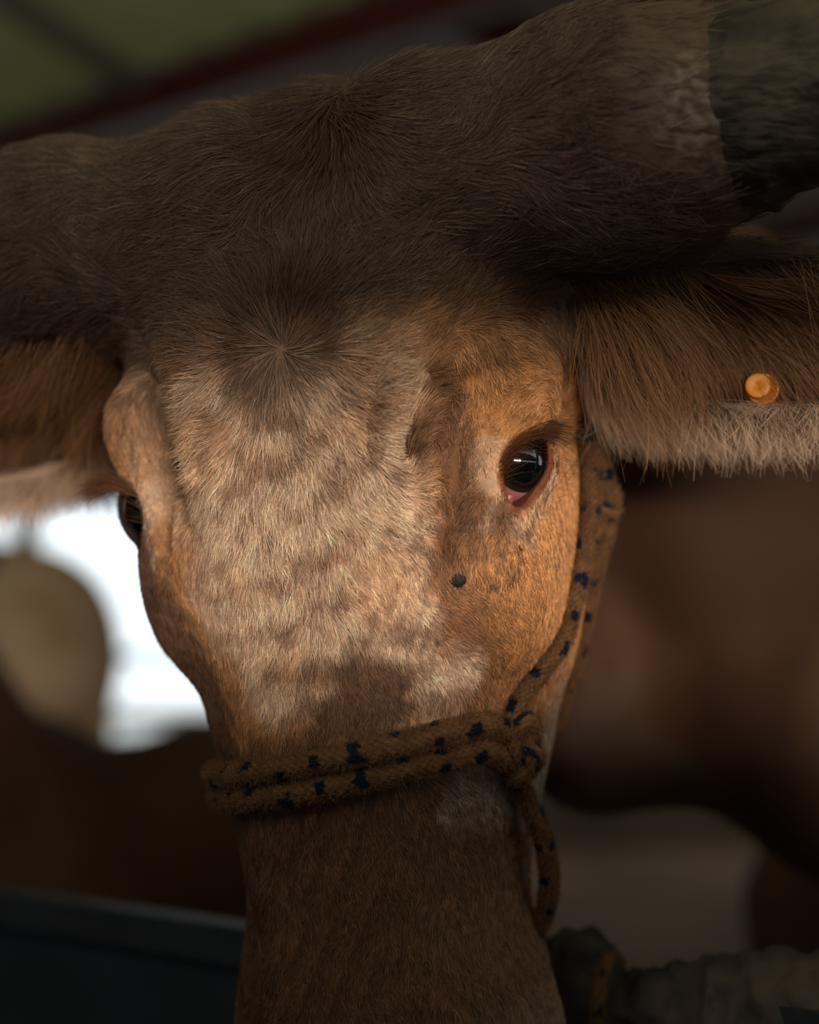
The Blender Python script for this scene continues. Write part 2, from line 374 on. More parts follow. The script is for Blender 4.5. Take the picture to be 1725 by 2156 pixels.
# ------------------------------------------------------------------ coat pigment, some shade painted in
CREAM = lin([230, 190, 156]); TAN = lin([204, 140, 84]); BROWN = lin([136, 90, 60]); DARK = lin([86, 54, 38]); GREY = lin([150, 128, 112]); UPPER = lin([122, 92, 72])
def blob(ph, px, py, rx, ry, ang=0, yy=4.0, soft=0.5):
    """weight of an elliptic patch of hair centred where the pixel meets the face"""
    c = on_face(px, py, yy); k = 43.5; dx = ph[:, 0]-c[0]; dz = ph[:, 2]-c[2]; ca, sa = math.cos(math.radians(ang)), math.sin(math.radians(ang))
    u = (dx*ca+dz*sa)/(rx/k); v = (-dx*sa+dz*ca)/(ry/k); r = np.sqrt(u*u+v*v)
    return 1-sstep(1-soft, 1+soft, r)
def mix(c, d, w): return c+(d-c)*w[:, None]
def coat(ph):
    n1 = fbm(ph*0.9, 3, 1); n2 = fbm(ph*2.6, 2, 9); n3 = fbm(ph*0.28, 2, 4)
    wob = ph+np.stack([fbm(ph*0.7, 2, 11)-0.5, np.zeros(len(ph)), fbm(ph*0.7, 2, 12)-0.5], 1)*2.6+np.stack([n2-0.5, n2*0, n1-0.5], 1)*1.0
    c = np.repeat((BROWN*0.55+TAN*0.45)[None], len(ph), 0)
    c = mix(c, UPPER[None], sstep(4.5, 9, wob[:, 2]))  # greyer brown crown, darkened further to stand in for shade
    c = mix(c, (TAN*1.15)[None], blob(wob, 1000, 900, 170, 230, 0, 1, 0.6)*0.75)
    c = mix(c, (BROWN*0.95)[None], blob(wob, 950, 1250, 100, 230, 0, 2, 0.5)*0.7); c = mix(c, (TAN*1.2)[None], blob(wob, 1160, 1220, 110, 170, 0, -1, 0.6)*0.6)
    # pale roan blaze
    bl = np.maximum.reduce([blob(wob, 640, 960, 330, 260, 0, 4, 0.35), blob(wob, 660, 1200, 270, 200, 0, 4, 0.3), blob(wob, 585, 1360, 90, 120, 10, 4, 0.45), blob(wob, 850, 1360, 65, 190, -32, 4, 0.4), blob(wob, 905, 1460, 40, 90, -28, 4, 0.5)])
    bl = bl*(1-sstep(5.2, 6.5, 0.4*wob[:, 0]+0.6*ph[:, 0])*sstep(-8.5, -6.5, ph[:, 2]))*sstep(-0.3, 0.5, wob[:, 0]+np.interp(ph[:, 2], [-12, -9, -5, -3, 20], [2.6, 4.2, 6.1, 7.4, 9.5]))
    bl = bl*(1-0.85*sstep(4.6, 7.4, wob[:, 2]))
    bl = np.maximum(bl, blob(wob, 330, 900, 130, 220, 0, 3, 0.4)*0.35)
    c = mix(c, CREAM[None], bl*0.92)
    mott = sstep(0.46, 0.62, n1*0.65+n2*0.35)*bl*sstep(9, 5, ph[:, 2])
    c = mix(c, (BROWN*0.9)[None], mott*0.75); c = mix(c, TAN[None], sstep(0.5, 0.75, n3)*bl*0.35)
    # darker muzzle
    lo = sstep(-8.5, -11.5, wob[:, 2]+0.25*np.abs(ph[:, 0]-1))*(1-bl)
    c = mix(c, (BROWN*0.58)[None], lo*0.9)
    c = mix(c, (BROWN*0.62)[None], blob(wob, 755, 1450, 110, 90, 0, 4, 0.25)*0.95*(1-blob(wob, 900, 1450, 45, 120, -32, 4, 0.4)))
    g1 = np.maximum.reduce([blob(wob, 985, 1690, 75, 75, -30, 3, 0.35), blob(wob, 1060, 1755, 85, 45, -40, 2, 0.4)])
    c = mix(c, (GREY*1.15)[None], g1*0.85*(1-0.7*sstep(0.5, 0.62, n2)))
    c = mix(c, (GREY*0.9)[None], sstep(-24, -28, ph[:, 2])*sstep(-14, -10, ph[:, 1])*0.6)
    c = mix(c, GREY[None], sstep(-5, -7, ph[:, 1])*sstep(-9, -11, ph[:, 2])*(ph[:, 1] > -14)*0.5)
    # dark points: around the eye, poll, tear line
    side = sstep(0.2, -0.8, wob[:, 0]+np.interp(ph[:, 2], [-14, -11, -5, -3, 20], [3.4, 3.9, 6.3, 7.6, 9.5]))*sstep(-2.0, -4.5, ph[:, 2]); c = mix(c, (BROWN*0.42)[None], side*0.85)  # shade of the turned-away cheek painted into the coat
    c = mix(c, (DARK*0.9)[None], blob(wob, 650, 240, 90, 110, 0, 2, 0.6)*0.55)
    c = mix(c, (DARK*0.9)[None], blob(wob, 600, 705, 100, 85, 0, 4, 0.7)*0.8)
    c = mix(c, (BROWN*0.72)[None], blob(wob, 932, 950, 50, 195, 6, 3, 0.4)*0.85)  # brown socket hair, deepened in colour for the shade of its hollow
    c = mix(c, (BROWN*0.75)[None], blob(wob, 1020, 680, 90, 60, 20, 3, 0.6)*0.6)
    c = mix(c, (BROWN*0.8)[None], blob(wob, 950, 1090, 45, 70, 0, 2, 0.6)*0.6)
    for s in (1, -1):
        E, a, m_, v_ = EYES[s]; r = ph-E; d = np.linalg.norm(r, axis=1); al = almond(r@m_, r@v_); front = (r@a) > 0
        band = (1-sstep(1.0, 1.7, al))*front*(d < 5); c = mix(c, (CREAM*0.98)[None], band*((r@m_) > -0.6)*0.45)
        c = mix(c, lin([132, 70, 40] if s > 0 else [52, 34, 30])[None], (1-sstep(0.22, 0.5, al))*front*(d < 4))
        if s < 0: c = mix(c, lin([70, 46, 40])[None], (1-sstep(0.5, 1.5, np.linalg.norm((ph-(E+a*2.2+m_*2.9))*np.array([1.0, 0.5, 0.45]), axis=1)))*0.8)
        tl = E+a*2.2+m_*2.7; dt = np.linalg.norm((ph-tl)*np.array([1.3, 0.5, 0.7]), axis=1); c = mix(c, lin([104, 62, 38])[None], (1-sstep(0.5, 1.1, dt))*0.85)
        lowr = np.exp(-((al-0.95)/0.35)**2)*front*(d < 5)*((r@v_) < -0.2); c = mix(c, DARK[None], lowr*0.75*sstep(0.35, 0.5, n2))
    c = mix(c, (DARK*0.7)[None], blob(wob, 1085, 1180, 55, 35, 20, 1, 0.7)*sstep(0.5, 0.62, fbm(ph*4, 2, 5))*0.8)
    # ears: brown, darkened further to stand in for shade, pale rim hair; bare scarred skin at the horn base
    ear = (np.abs(ph[:, 0]) > 12)*(ph[:, 2] < 9.2); c = mix(c, (BROWN*0.28)[None], ear*1.0)
    for s in (1, -1):
        root, tip, ax, nn, ww = EARS[s]; q = ph-(root+ax*9.2); w = q@ww; u = q@ax; rimw = sstep(0.60, 0.92, np.sqrt((w/4.9)**2+(u/9.8)**2))*(w < 0.5)*(np.abs(q@nn) < 3)*(ph[:, 0]*s > 11.5)
        c = mix(c, (CREAM*1.1)[None], rimw*0.9)
    hb = sstep(13.5, 16.5, np.abs(wob[:, 0]))*(ph[:, 2] > 8)
    c = mix(c, lin([112, 84, 68])[None], hb); c = mix(c, lin([164, 138, 118])[None], hb*blob(ph, 1480, 230, 90, 110, 0, 2, 0.6)*sstep(0.45, 0.6, fbm(ph*3, 3, 3)))
    # neck and trunk
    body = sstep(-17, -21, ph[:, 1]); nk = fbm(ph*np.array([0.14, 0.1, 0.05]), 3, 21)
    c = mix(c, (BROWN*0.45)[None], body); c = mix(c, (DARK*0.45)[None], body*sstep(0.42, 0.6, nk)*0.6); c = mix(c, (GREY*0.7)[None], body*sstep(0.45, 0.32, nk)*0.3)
    nose = sstep(-28.6, -29.6, ph[:, 2])*sstep(-5, -3, ph[:, 1])*(ph[:, 1] < 8); c = mix(c, lin([96, 66, 58])[None], nose)
    return np.clip(c, 0.004, 0.95)

# ------------------------------------------------------------------ the cow
M_skin = mat('cow_hide', rough=0.75, spec=0.2, attr='coat', bump=0.0006, bscale=420)
M_fur = mat('cow_hair', rough=0.55, spec=0.35, attr='coat')
M_horn = mat('horn', tuple(lin([52, 40, 31])), 0.6, 0.25, noise=30, col2=tuple(lin([96, 80, 62])), bump=0.006, bscale=60, stretch=(0.5, 2, 2))
M_rope = mat('rope_fibre', rough=0.9, spec=0.1, attr='coat')
def empty(name, loc):
    o = bpy.data.objects.new(name, None); COL.objects.link(o); o.location = loc; o.empty_display_size = 0.05; return o
VW = to_world(V); cowfoot = (1.0, 2.3, 0.0)
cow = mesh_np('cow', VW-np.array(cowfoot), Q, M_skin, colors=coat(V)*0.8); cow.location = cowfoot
tag(cow, 'brown cow in the foreground facing the camera, wearing a rope halter', 'cow')
bpy.context.view_layer.update()
def part(o): o.parent = cow; o.matrix_parent_inverse = Matrix.Translation(-Vector(cowfoot)); return o

# eyeballs
def eye_mat():
    m = bpy.data.materials.new('wet_eye'); m.use_nodes = True; nt = m.node_tree; b = nt.nodes['Principled BSDF']
    a = nt.nodes.new('ShaderNodeAttribute'); a.attribute_name = 'coat'; nt.links.new(a.outputs['Color'], b.inputs['Base Color'])
    b.inputs['Roughness'].default_value = 0.08; b.inputs['Coat Weight'].default_value = 1; b.inputs['Coat Roughness'].default_value = 0.01; b.inputs['Specular IOR Level'].default_value = 0.6
    return m
M_eye = eye_mat()
for s in (1, -1):
    E, a, m_, v_ = EYES[s]; n = 96
    u = np.linspace(0, math.pi, n); w = np.linspace(0, 2*math.pi, 2*n, endpoint=False)
    ga = norm(a-m_*0.13-v_*0.02)
    t1 = norm(m_-ga*(m_@ga)); t2 = np.cross(ga, t1)
    U, Wd = np.meshgrid(u, w, indexing='ij')
    R = EYE_R+0.16*np.exp(-(U/0.62)**4)            # cornea stands slightly proud
    pts = E+(ga*np.cos(U)[..., None]+(t1*np.cos(Wd)[..., None]+t2*np.sin(Wd)[..., None])*np.sin(U)[..., None])*R[..., None]
    n_w = 2*n; ii, jj = np.meshgrid(np.arange(n-1), np.arange(n_w), indexing='ij'); j2 = (jj+1) % n_w
    q = np.stack([ii*n_w+jj, ii*n_w+j2, (ii+1)*n_w+j2, (ii+1)*n_w+jj], -1).reshape(-1, 4)
    pc = pts.reshape(-1, 3); ang = U.ravel(); col = np.repeat(lin([158, 104, 100])[None], len(pc), 0)
    vein = sstep(0.55, 0.7, fbm(pc*3.5, 3, 8)); col = mix(col, lin([190, 84, 76])[None], vein*0.7)
    col = mix(col, lin([170, 136, 136])[None], sstep(1.0, 0.75, ang)*sstep(0.5, 0.62, fbm(pc*2, 2, 2))*0.5)
    col = mix(col, lin([40, 28, 22])[None], 1-sstep(0.76, 0.80, ang)); col = mix(col, lin([8, 9, 12])[None], 1-sstep(0.6, 0.74, ang))
    o = mesh_np('eyeball', to_world(pc), q, M_eye, colors=col); part(o)
    # caruncle, the pink wedge in the inner corner
    car = E+norm(a*1.25+m_*1.62-v_*0.16)*2.06
    bm = bmesh.new(); bmesh.ops.create_uvsphere(bm, u_segments=24, v_segments=16, radius=1); bm.verts.ensure_lookup_table()
    co = np.array([v.co[:] for v in bm.verts]); fc = [[v.index for v in f.verts] for f in bm.faces]; bm.free()
    fr = np.stack([m_, v_, a]); pw = car+(co*np.array([0.42, 0.30, 0.26]))@fr
    me = bpy.data.meshes.new('tear_caruncle'); me.from_pydata([tuple(x) for x in to_world(pw)], [], fc); me.polygons.foreach_set('use_smooth', np.ones(len(fc), bool))
    me.materials.append(mat('wet_pink', tuple(lin([150, 78, 72])), 0.4, 0.5)); o = bpy.data.objects.new('tear_caruncle', me); COL.objects.link(o); part(o)

# horns, with growth rings, coming out of the scarred skin at their base
for s in (1, -1):
    k = np.linspace(0, 1, 160); ctr = np.array([[s*18.5, -3.2, 14.4+s*1.1], [s*24, -2.6, 15.0+s*1.2], [s*33, 0.5, 16+s*1.5], [s*40, 5, 20], [s*43, 9, 26]], float)
    tt = np.linspace(0, 1, 5); C_ = np.stack([np.interp(k, tt, ctr[:, i]) for i in range(3)], 1)
    for _ in range(60): C_[1:-1] = (C_[:-2]+C_[1:-1]*2+C_[2:])/4
    D = norm(np.gradient(C_, axis=0)); A = norm(np.cross(D, np.array([0, 1.0, 0]))); Bn = np.cross(D, A); th = np.linspace(0, 2*math.pi, 96, endpoint=False)
    rad = 4.75*(1-k)**0.62+0.25
    ph3 = C_[:, None]+0*th[None, :, None]; dirs = A[:, None]*np.cos(th)[None, :, None]+Bn[:, None]*np.sin(th)[None, :, None]
    arc = k*42; rr = rad[:, None]*(1+0.007*np.sin(arc*3.1+0.9*np.sin(arc*0.7))[:, None]+0.05*(fbm((ph3+dirs*5)*np.array([0.9, 0.5, 0.5]), 3, 6)-0.5))
    crust = np.exp(-(((C_[:, 0]*s)[:, None]-21.6-1.8*(fbm((ph3+dirs*5)*0.35, 2, 32)-0.5))/0.45)**2)*(0.7*fbm((ph3+dirs*5)*1.4, 2, 31)-0.1)+0.22*(fbm((ph3+dirs*5)*0.9, 3, 33)-0.5); rr = rr+crust
    pp = ph3+dirs*rr[..., None]; n_w = 96
    ii, jj = np.meshgrid(np.arange(159), np.arange(n_w), indexing='ij'); j2 = (jj+1) % n_w
    q = np.stack([ii*n_w+jj, ii*n_w+j2, (ii+1)*n_w+j2, (ii+1)*n_w+jj], -1).reshape(-1, 4); o = mesh_np('horn', to_world(pp.reshape(-1, 3)), q, M_horn); part(o)

# ------------------------------------------------------------------ fur
CTRL = [(540,790,-.55,1),(597,800,0,1),(660,790,.6,.9),(450,850,-1,.45),(350,850,-.35,1),(600,1000,0,1),(450,1000,-.55,1),(740,1000,.5,1),(700,860,.6,.8),(800,830,1,.12),(860,860,.6,-.8),
 (860,960,.5,-.8),(790,900,1,.3),(800,1010,.8,.8),(850,1100,.8,.4),(850,1020,.6,-.2),(600,1200,-.05,1),(450,1200,-.3,1),(800,1200,.35,1),(600,1380,-.1,1),(300,900,.1,1),(300,1100,.1,1),(330,1250,.15,1),
 (600,670,-.15,-1),(530,700,-1,-.3),(520,640,-.9,-.6),(660,700,.9,-.6),(670,650,.6,-1),(450,620,-1,-.1),(300,620,-1,-.1),(100,400,-1,.12),(100,600,-1,.3),(300,450,-1,.1),(780,650,1,-.7),(850,740,1,-.75),(700,560,.35,-1),
 (600,560,-.6,-1),(800,500,.9,-.9),(700,420,.5,.8),(560,340,-.8,.5),(480,480,-1,.4),(560,480,-.5,.9),(590,190,-1,-.35),(720,170,.9,-.5),(640,290,-.35,.9),(690,290,.35,.9),(665,340,0,1),(660,235,0,1),(600,280,-.8,.6),(740,280,.8,.4),(500,260,-1,.3),(430,330,-1,.25),(800,180,1,-.3),
 (850,380,1,-.1),(900,300,1,-.25),(1000,430,1,-.45),(950,560,.8,-.6),(1050,600,.6,-.2),(1100,300,1,-.3),(1180,520,1,.15),(1330,430,1,-.25),(1330,200,1,-.15),(1250,420,1,.05),(1180,650,.4,1),(1250,650,.6,1),
 (920,900,-.15,1),(960,850,.2,1),(1000,760,.25,1),(1000,950,.15,1),(940,1080,.15,1),(1050,880,.35,-1),(1110,850,.9,-.6),(1180,840,.6,.6),(1195,1000,.08,1),(1190,1100,.1,1),(1010,1070,-.6,.7),(990,1150,-.7,.75),(1040,1170,.1,1),
 (1120,1110,.75,.65),(1150,1170,.5,.8),(1100,1260,.5,.8),(950,1250,.6,.6),(930,1180,.3,1),(950,1330,.6,.7),(1100,1400,.4,1),(1000,1480,.3,1),(850,1350,.35,1),(700,1600,0,1),(700,1900,0,1),(1000,1900,.15,1),(550,1800,-.05,1),
 (560,1500,0,1),(400,1300,.25,1),(980,1680,.6,.7),(1060,1750,.6,.8),(700,1450,0,1),(1150,1600,.3,1),(1100,1650,.1,1),(800,2100,.1,1),(540,2100,-.1,1),(1080,2100,.3,1)]
cp, cd = [], []
for px, py, dx, dy in CTRL:
    a = on_face(px, py, 4 if 350 < px < 1000 else 0); b = on_face(px+dx*8, py+dy*8, 4 if 350 < px < 1000 else 0); v = (b-a)[[0, 2]]; cp.append(a[[0, 2]]); cd.append(v/np.linalg.norm(v))
cp, cd = np.array(cp), np.array(cd)
def flow(ph):
    q = ph[:, [0, 2]]; out = np.zeros((len(q), 2))
    for i in range(0, len(q), 60000):
        d2 = ((q[i:i+60000, None]-cp[None])**2).sum(-1); w = 1/(d2+0.25)**2.2; o = w@cd; out[i:i+60000] = o/np.maximum(w.sum(1, keepdims=True), 1e-12)
    wh = on_face(598, 736)[[0, 2]]; r = q-wh; dd = np.linalg.norm(r, axis=1); k = np.exp(-(dd/0.8)**2)[:, None]; rs = np.stack([r[:, 0]*0.87-r[:, 1]*0.5, r[:, 0]*0.5+r[:, 1]*0.87], 1); out = out*(1-k)+k*rs/np.maximum(dd, 1e-3)[:, None]
    return out/np.maximum(np.linalg.norm(out, axis=1, keepdims=True), 1e-3)
def sample(n, dens):
    """n roots on the hide, area weighted by dens(vertices)"""
    tri = np.concatenate([Q[:, [0, 1, 2]], Q[:, [0, 2, 3]]]); a, b, c = V[tri[:, 0]], V[tri[:, 1]], V[tri[:, 2]]
    ar = 0.5*np.linalg.norm(np.cross(b-a, c-a), axis=1)*dens[tri].mean(1); cum = np.cumsum(ar); pick = np.searchsorted(cum, rng.random(n)*cum[-1])
    u, v = rng.random(n), rng.random(n); f = u+v > 1; u[f], v[f] = 1-u[f], 1-v[f]; t = tri[pick]
    w = 1-u-v; p = V[t[:, 0]]*w[:, None]+V[t[:, 1]]*u[:, None]+V[t[:, 2]]*v[:, None]; nn = norm(NRM[t[:, 0]]*w[:, None]+NRM[t[:, 1]]*u[:, None]+NRM[t[:, 2]]*v[:, None])
    return p.astype(np.float64), nn.astype(np.float64)
def lid_clear(ph):
    ok = np.ones(len(ph), bool)
    for s in (1, -1):
        E, a, m_, v_ = EYES[s]; r = ph-E; ok &= ~((np.linalg.norm(r, axis=1) < 4.2) & ((r@a) > 0) & (almond(r@m_, r@v_) < np.where(r@v_ > 0, 0.10, 0.16)+0.18*np.exp(-((r@m_-2.0)/0.5)**2-((r@v_)/0.5)**2))); ok &= np.linalg.norm(r, axis=1) > 2.3
    return ok
def is_ear(ph): return (np.abs(ph[:, 0]) > 11.8) & (ph[:, 2] < 9.0) & (ph[:, 1] > -16)
def grow(p, nn, L, direc, lift, k=5, clump=0.5, cell=0.28, bend=0.35, jit=0.22):
    n = len(p); tdir = direc-nn*(direc*nn).sum(1, keepdims=True); tdir = norm(tdir)
    side = np.cross(nn, tdir); wv = (fbm(p*1.1, 2, 41)-0.5)*1.5
    tdir = norm(tdir+side*(rng.normal(0, jit, n)+wv*0.8)[:, None])
    lift = lift*(0.6+0.8*rng.random(n)); d0 = norm(tdir+nn*lift[:, None]); d1 = norm(tdir+nn*(lift*bend-0.02)[:, None]+side*rng.normal(0, jit*0.6, n)[:, None])
    # clumping: strands lean towards a shared tip
    g = np.floor(p/cell).astype(np.int64); key = ((g[:, 0]+4096)*8192+(g[:, 1]+4096))*8192+g[:, 2]+4096; _, inv = np.unique(key, return_inverse=True)
    cnt = np.bincount(inv).astype(float); cen = np.stack([np.bincount(inv, p[:, i])/cnt for i in range(3)], 1)[inv]
    t = np.linspace(0, 1, k); out = np.zeros((n, k, 3)); out[:, 0] = p-nn*0.03
    cur = out[:, 0].copy(); seg = (L/(k-1))[:, None]
    for j in range(1, k):
        dd = norm(d0*(1-t[j])+d1*t[j]); cur = cur+dd*seg; out[:, j] = cur
    off = cen-p; off -= nn*(off*nn).sum(1, keepdims=True); c = clump*np.minimum(1, L/0.6)
    out += off[:, None]*(t**1.5)[None, :, None]*(c[:, None, None] if np.ndim(c) else c)
    return out
def to_w_pts(a): return (HO+(a.reshape(-1, 3)@HM)*0.01).reshape(a.shape)
PR, DP = project(V)
vis = (PR[:, 0] > -160) & (PR[:, 0] < 1900) & (PR[:, 1] > -160) & (PR[:, 1] < 2320)
viewdir = norm(to_head(C0)-V); facing = (NRM*viewdir).sum(1)
dens = np.where(vis, 1.0, 0.12)*np.where(facing > -0.25, 1.0, 0.05)*np.where(V[:, 1] > -15, 1.0, np.where(V[:, 1] > -21, 0.35, 0.0))*np.where(np.abs(V[:, 0]) > 33, 0.0, 1)
bare = sstep(13.0, 15.5, np.abs(V[:, 0])+1.6*(fbm(V*0.8, 2, 3)-0.5)+np.where(V[:, 0] > 0, 0.25*np.abs(V[:, 2]-14)*0, 0))*(V[:, 2] > 9.0); dens = dens*(1-0.985*bare)
dens *= np.where(is_ear(V), 0.55, 1.0)*(1-0.97*sstep(-28.6, -29.6, V[:, 2])*(V[:, 1] > -4)*(V[:, 2] > -40))
p, nn = sample(HAIRS := 620000, dens)
ok = lid_clear(p); p, nn = p[ok], nn[ok]; n = len(p)
X, Y, Z = p.T
L = np.full(n, 0.55); L += 0.35*sstep(2, 6, Z)+0.75*sstep(6, 12, Z)*1.0
cen = blob(p, 600, 900, 260, 300, 0, 4, 0.5); L += 0.75*cen
L = np.where(Z < -6, 0.55, L); L += blob(p, 600, 1330, 150, 160, 0, 4, 0.5)*0.45
for s in (1, -1):
    r = np.linalg.norm(p-EYES[s][0], axis=1); L *= 0.5+0.5*sstep(3.0, 6.0, r)
pollw = blob(p, 620, 210, 230, 130, 0, 0, 0.5)*(Z > 12); L += pollw*1.0
ear = is_ear(p); L[ear] = 1.3
L *= 0.7+0.6*rng.random(n)
fl = flow(p); fd = np.stack([fl[:, 0], np.zeros(n), fl[:, 1]], 1)
sg = np.sign(X); fd[ear] = np.stack([sg[ear]*0.62, np.full(ear.sum(), 0.15), np.full(ear.sum(), -0.9)], 1)
bk = (Y < -9) & ~ear; fd[bk] = norm(fd[bk]*0.4+np.array([0, -0.7, 0.2]))
lift = np.full(n, 0.28)+0.18*cen+0.12*pollw; lift[ear] = 0.45; an = (fbm(p*0.45, 2, 51)-0.5)*(1.2+1.2*(Z > 10)+2.2*np.exp(-(((X+0.5)/3.0)**2+((Z-15)/3.0)**2))); fd = fd*np.cos(an)[:, None]+np.stack([-fd[:, 2], fd[:, 1], fd[:, 0]], 1)*np.sin(an)[:, None]
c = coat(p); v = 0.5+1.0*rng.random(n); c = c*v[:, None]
gk = np.floor(p/0.30).astype(np.int64); hk = ((gk[:, 0]*374761393+gk[:, 1]*668265263+gk[:, 2]*2246822519) >> 7) & 1023; c = c*(0.72+0.56*hk/1023.0)[:, None]
tipw = rng.random(n) < 0.06; c[tipw] = c[tipw]*1.35+0.02
dk = rng.random(n) < 0.07*(Z > 0)+0.05; c[dk] *= 0.4
c = np.clip(c, 0.002, 0.95)
pts = grow(p, nn, L, fd, lift, 5, clump=0.75, cell=0.30)
rr = np.array([0.0135, 0.0125, 0.0105, 0.0075, 0.0025])*0.01*1.15; rad = rr[None]*(0.75+0.5*rng.random(n))[:, None]
hairs('coat_fur', p, to_w_pts(pts), rad, c, M_fur, None); part(bpy.data.objects['coat_fur'])
print('fur', n, round(time.time()-T0, 1))
del pts, rad

def grow_on(name, roots, nrm_, direc, L, lift, rad0, col, m=M_fur, jit=0.15, droop=0.0, k=7, clump=0.3, cell=0.5, bend=0.2):
    pts = grow(roots, nrm_, L, norm(direc), lift, k, clump, cell, bend, jit)
    t = np.linspace(0, 1, k)**2; pts[:, :, 2] -= droop*t[None]*L[:, None]
    rad = (np.linspace(1, 0.18, k)*rad0*0.01)[None]*(0.7+0.6*rng.random(len(roots)))[:, None]
    o = hairs(name, roots, to_w_pts(pts), rad, np.clip(col, 0.002, 0.95), m, None); return part(o)
# long hair inside the ears and the pale fringe along their lower rim
for s in (1, -1):
    root, tip, ax, nn, ww = EARS[s]
    q = V-(root+ax*9.2); w, u, t = q@ww, q@ax, q@nn; er = is_ear(V)*(V[:, 0]*s > 0)
    inner = er*(t > -1.2)*sstep(-2.0, 1.0, w)*sstep(7, 3, u)*((NRM@nn) > -0.2)
    p2, n2 = sample(4200, inner+1e-9); n = len(p2)
    d = np.stack([np.full(n, s*0.42), np.full(n, 0.22), np.full(n, -1.0)], 1); d[:, 0] += rng.normal(0, 0.13, n)+s*0.15+s*0.5*(fbm(p2*0.5, 2, 71)-0.5)
    col = (BROWN*0.42+TAN*0.30)[None]*(0.5+0.9*rng.random(n))[:, None]
    grow_on('ear_hair', p2, n2, d, 2.4+3.4*rng.random(n), np.full(n, 0.95), 0.017, col, droop=0.10, k=8, clump=0.55, cell=0.8)
    rim = er*(w < -3.3+0.9*np.exp(-((u+9)/5)**2)+1.2*(u < -5))*(u > -11)
    p2, n2 = sample(15000, rim+1e-9); n = len(p2)
    d = np.stack([np.full(n, s*0.12)+rng.normal(0, 0.18, n), np.full(n, 0.05), np.full(n, -1.0)], 1)
    grow_on('ear_fringe', p2, n2, d, 0.6+2.9*rng.random(n)**3.2, np.full(n, 0.8), 0.012, (CREAM*1.1)[None]*(0.65+0.5*rng.random(n))[:, None], k=6, clump=0.6, cell=0.6, bend=0.6)  # cream fringe, colour raised to stand in for light on it
    # eyelashes
    E, a, m_, v_ = EYES[s]; rim_ = np.array([x for x in RIMS[s][0] if (x-E)@v_ > 0.25]); rim_ = rim_[np.argsort(-(rim_-E)@m_)]
    n = 800; f = rng.random(n)**(0.45 if s > 0 else 0.22)*(len(rim_)-1); i0 = np.minimum(f.astype(int), len(rim_)-2); fr = (f-i0)[:, None]
    p2 = rim_[i0]*(1-fr)+rim_[i0+1]*fr; rad_ = norm(p2-E); p2 = p2+rad_*0.16+v_*0.10*rng.random(n)[:, None]
    d = norm(a*0.45-m_*0.5+v_*0.55)[None]*0.75+np.array([s*0.8, 0.15, 0.0])+rng.normal(0, 0.09, (n, 3))
    grow_on('eyelashes', p2, norm(rad_+v_*0.4), d, 1.3+1.7*rng.random(n), np.full(n, 0.6), 0.014, lin([104, 64, 34])[None]*(0.4+0.8*rng.random(n))[:, None], k=8, clump=0.25, cell=0.7, droop=0.12)
    # sparse feelers below the eye
    low = np.array([x for x in RIMS[s][1]]); low = E+norm(low-E)*2.9; low = low[((low-E)@v_) < -0.1]; n = 26; p2 = low[rng.integers(0, len(low), n)]+rng.normal(0, 0.25, (n, 3)); 
    grow_on('feeler_hair', p2, norm(p2-E), norm(-m_*0.6-v_*0.8+a*0.5)[None]+rng.normal(0, 0.12, (n, 3))+np.array([s*0.4, 0, -0.2]), 1.8+1.2*rng.random(n), np.full(n, 0.4), 0.007, np.repeat(lin([40, 28, 22])[None], n, 0), k=8, clump=0)
# wiry hair at the horn base, longer tuft on the poll, whiskers on the muzzle
cb = on_face(1330, 500, -3); sel = np.exp(-(((V-cb)*np.array([1, 0.4, 1]))**2).sum(1)/2.2**2)*(V[:, 2] > 8.2)*(NRM[:, 1] > -0.5)
p2, n2 = sample(1500, sel+1e-9); n = len(p2); d = np.stack([0.3+rng.normal(0, 0.7, n), np.full(n, 0.3), -0.5+rng.normal(0, 0.5, n)], 1)
grow_on('wiry_hair', p2, n2, d, 0.9+1.1*rng.random(n), np.full(n, 0.7), 0.011, UPPER[None]*(0.5+0.8*rng.random(n))[:, None], k=8, clump=0.5, cell=0.8)
ts = (V[:, 2] > 15.5)*(np.abs(V[:, 0]-0.5) < 7)*(V[:, 1] > -7); p2, n2 = sample(2600, ts+1e-9); n = len(p2)
grow_on('poll_tuft', p2, n2, np.stack([0.10*p2[:, 0]+rng.normal(0, 0.5, n), rng.normal(0, 0.3, n), np.full(n, 0.5)], 1), 0.8+1.5*rng.random(n)**1.5, np.full(n, 0.6), 0.011, UPPER[None]*(0.4+0.7*rng.random(n))[:, None], k=7, clump=0.5, cell=0.7, bend=0.4)
mz = vis*(V[:, 2] < -23.5)*(facing > 0); p2, n2 = sample(46, mz+1e-9); n = len(p2)
grow_on('whisker', p2, n2, np.stack([np.sign(p2[:, 0])*1.0, np.full(n, 0.1), -0.3+rng.normal(0, 0.2, n)], 1), 1.6+1.6*rng.random(n), np.full(n, 0.5), 0.009, np.repeat(lin([46, 34, 28])[None], n, 0), k=8, clump=0)

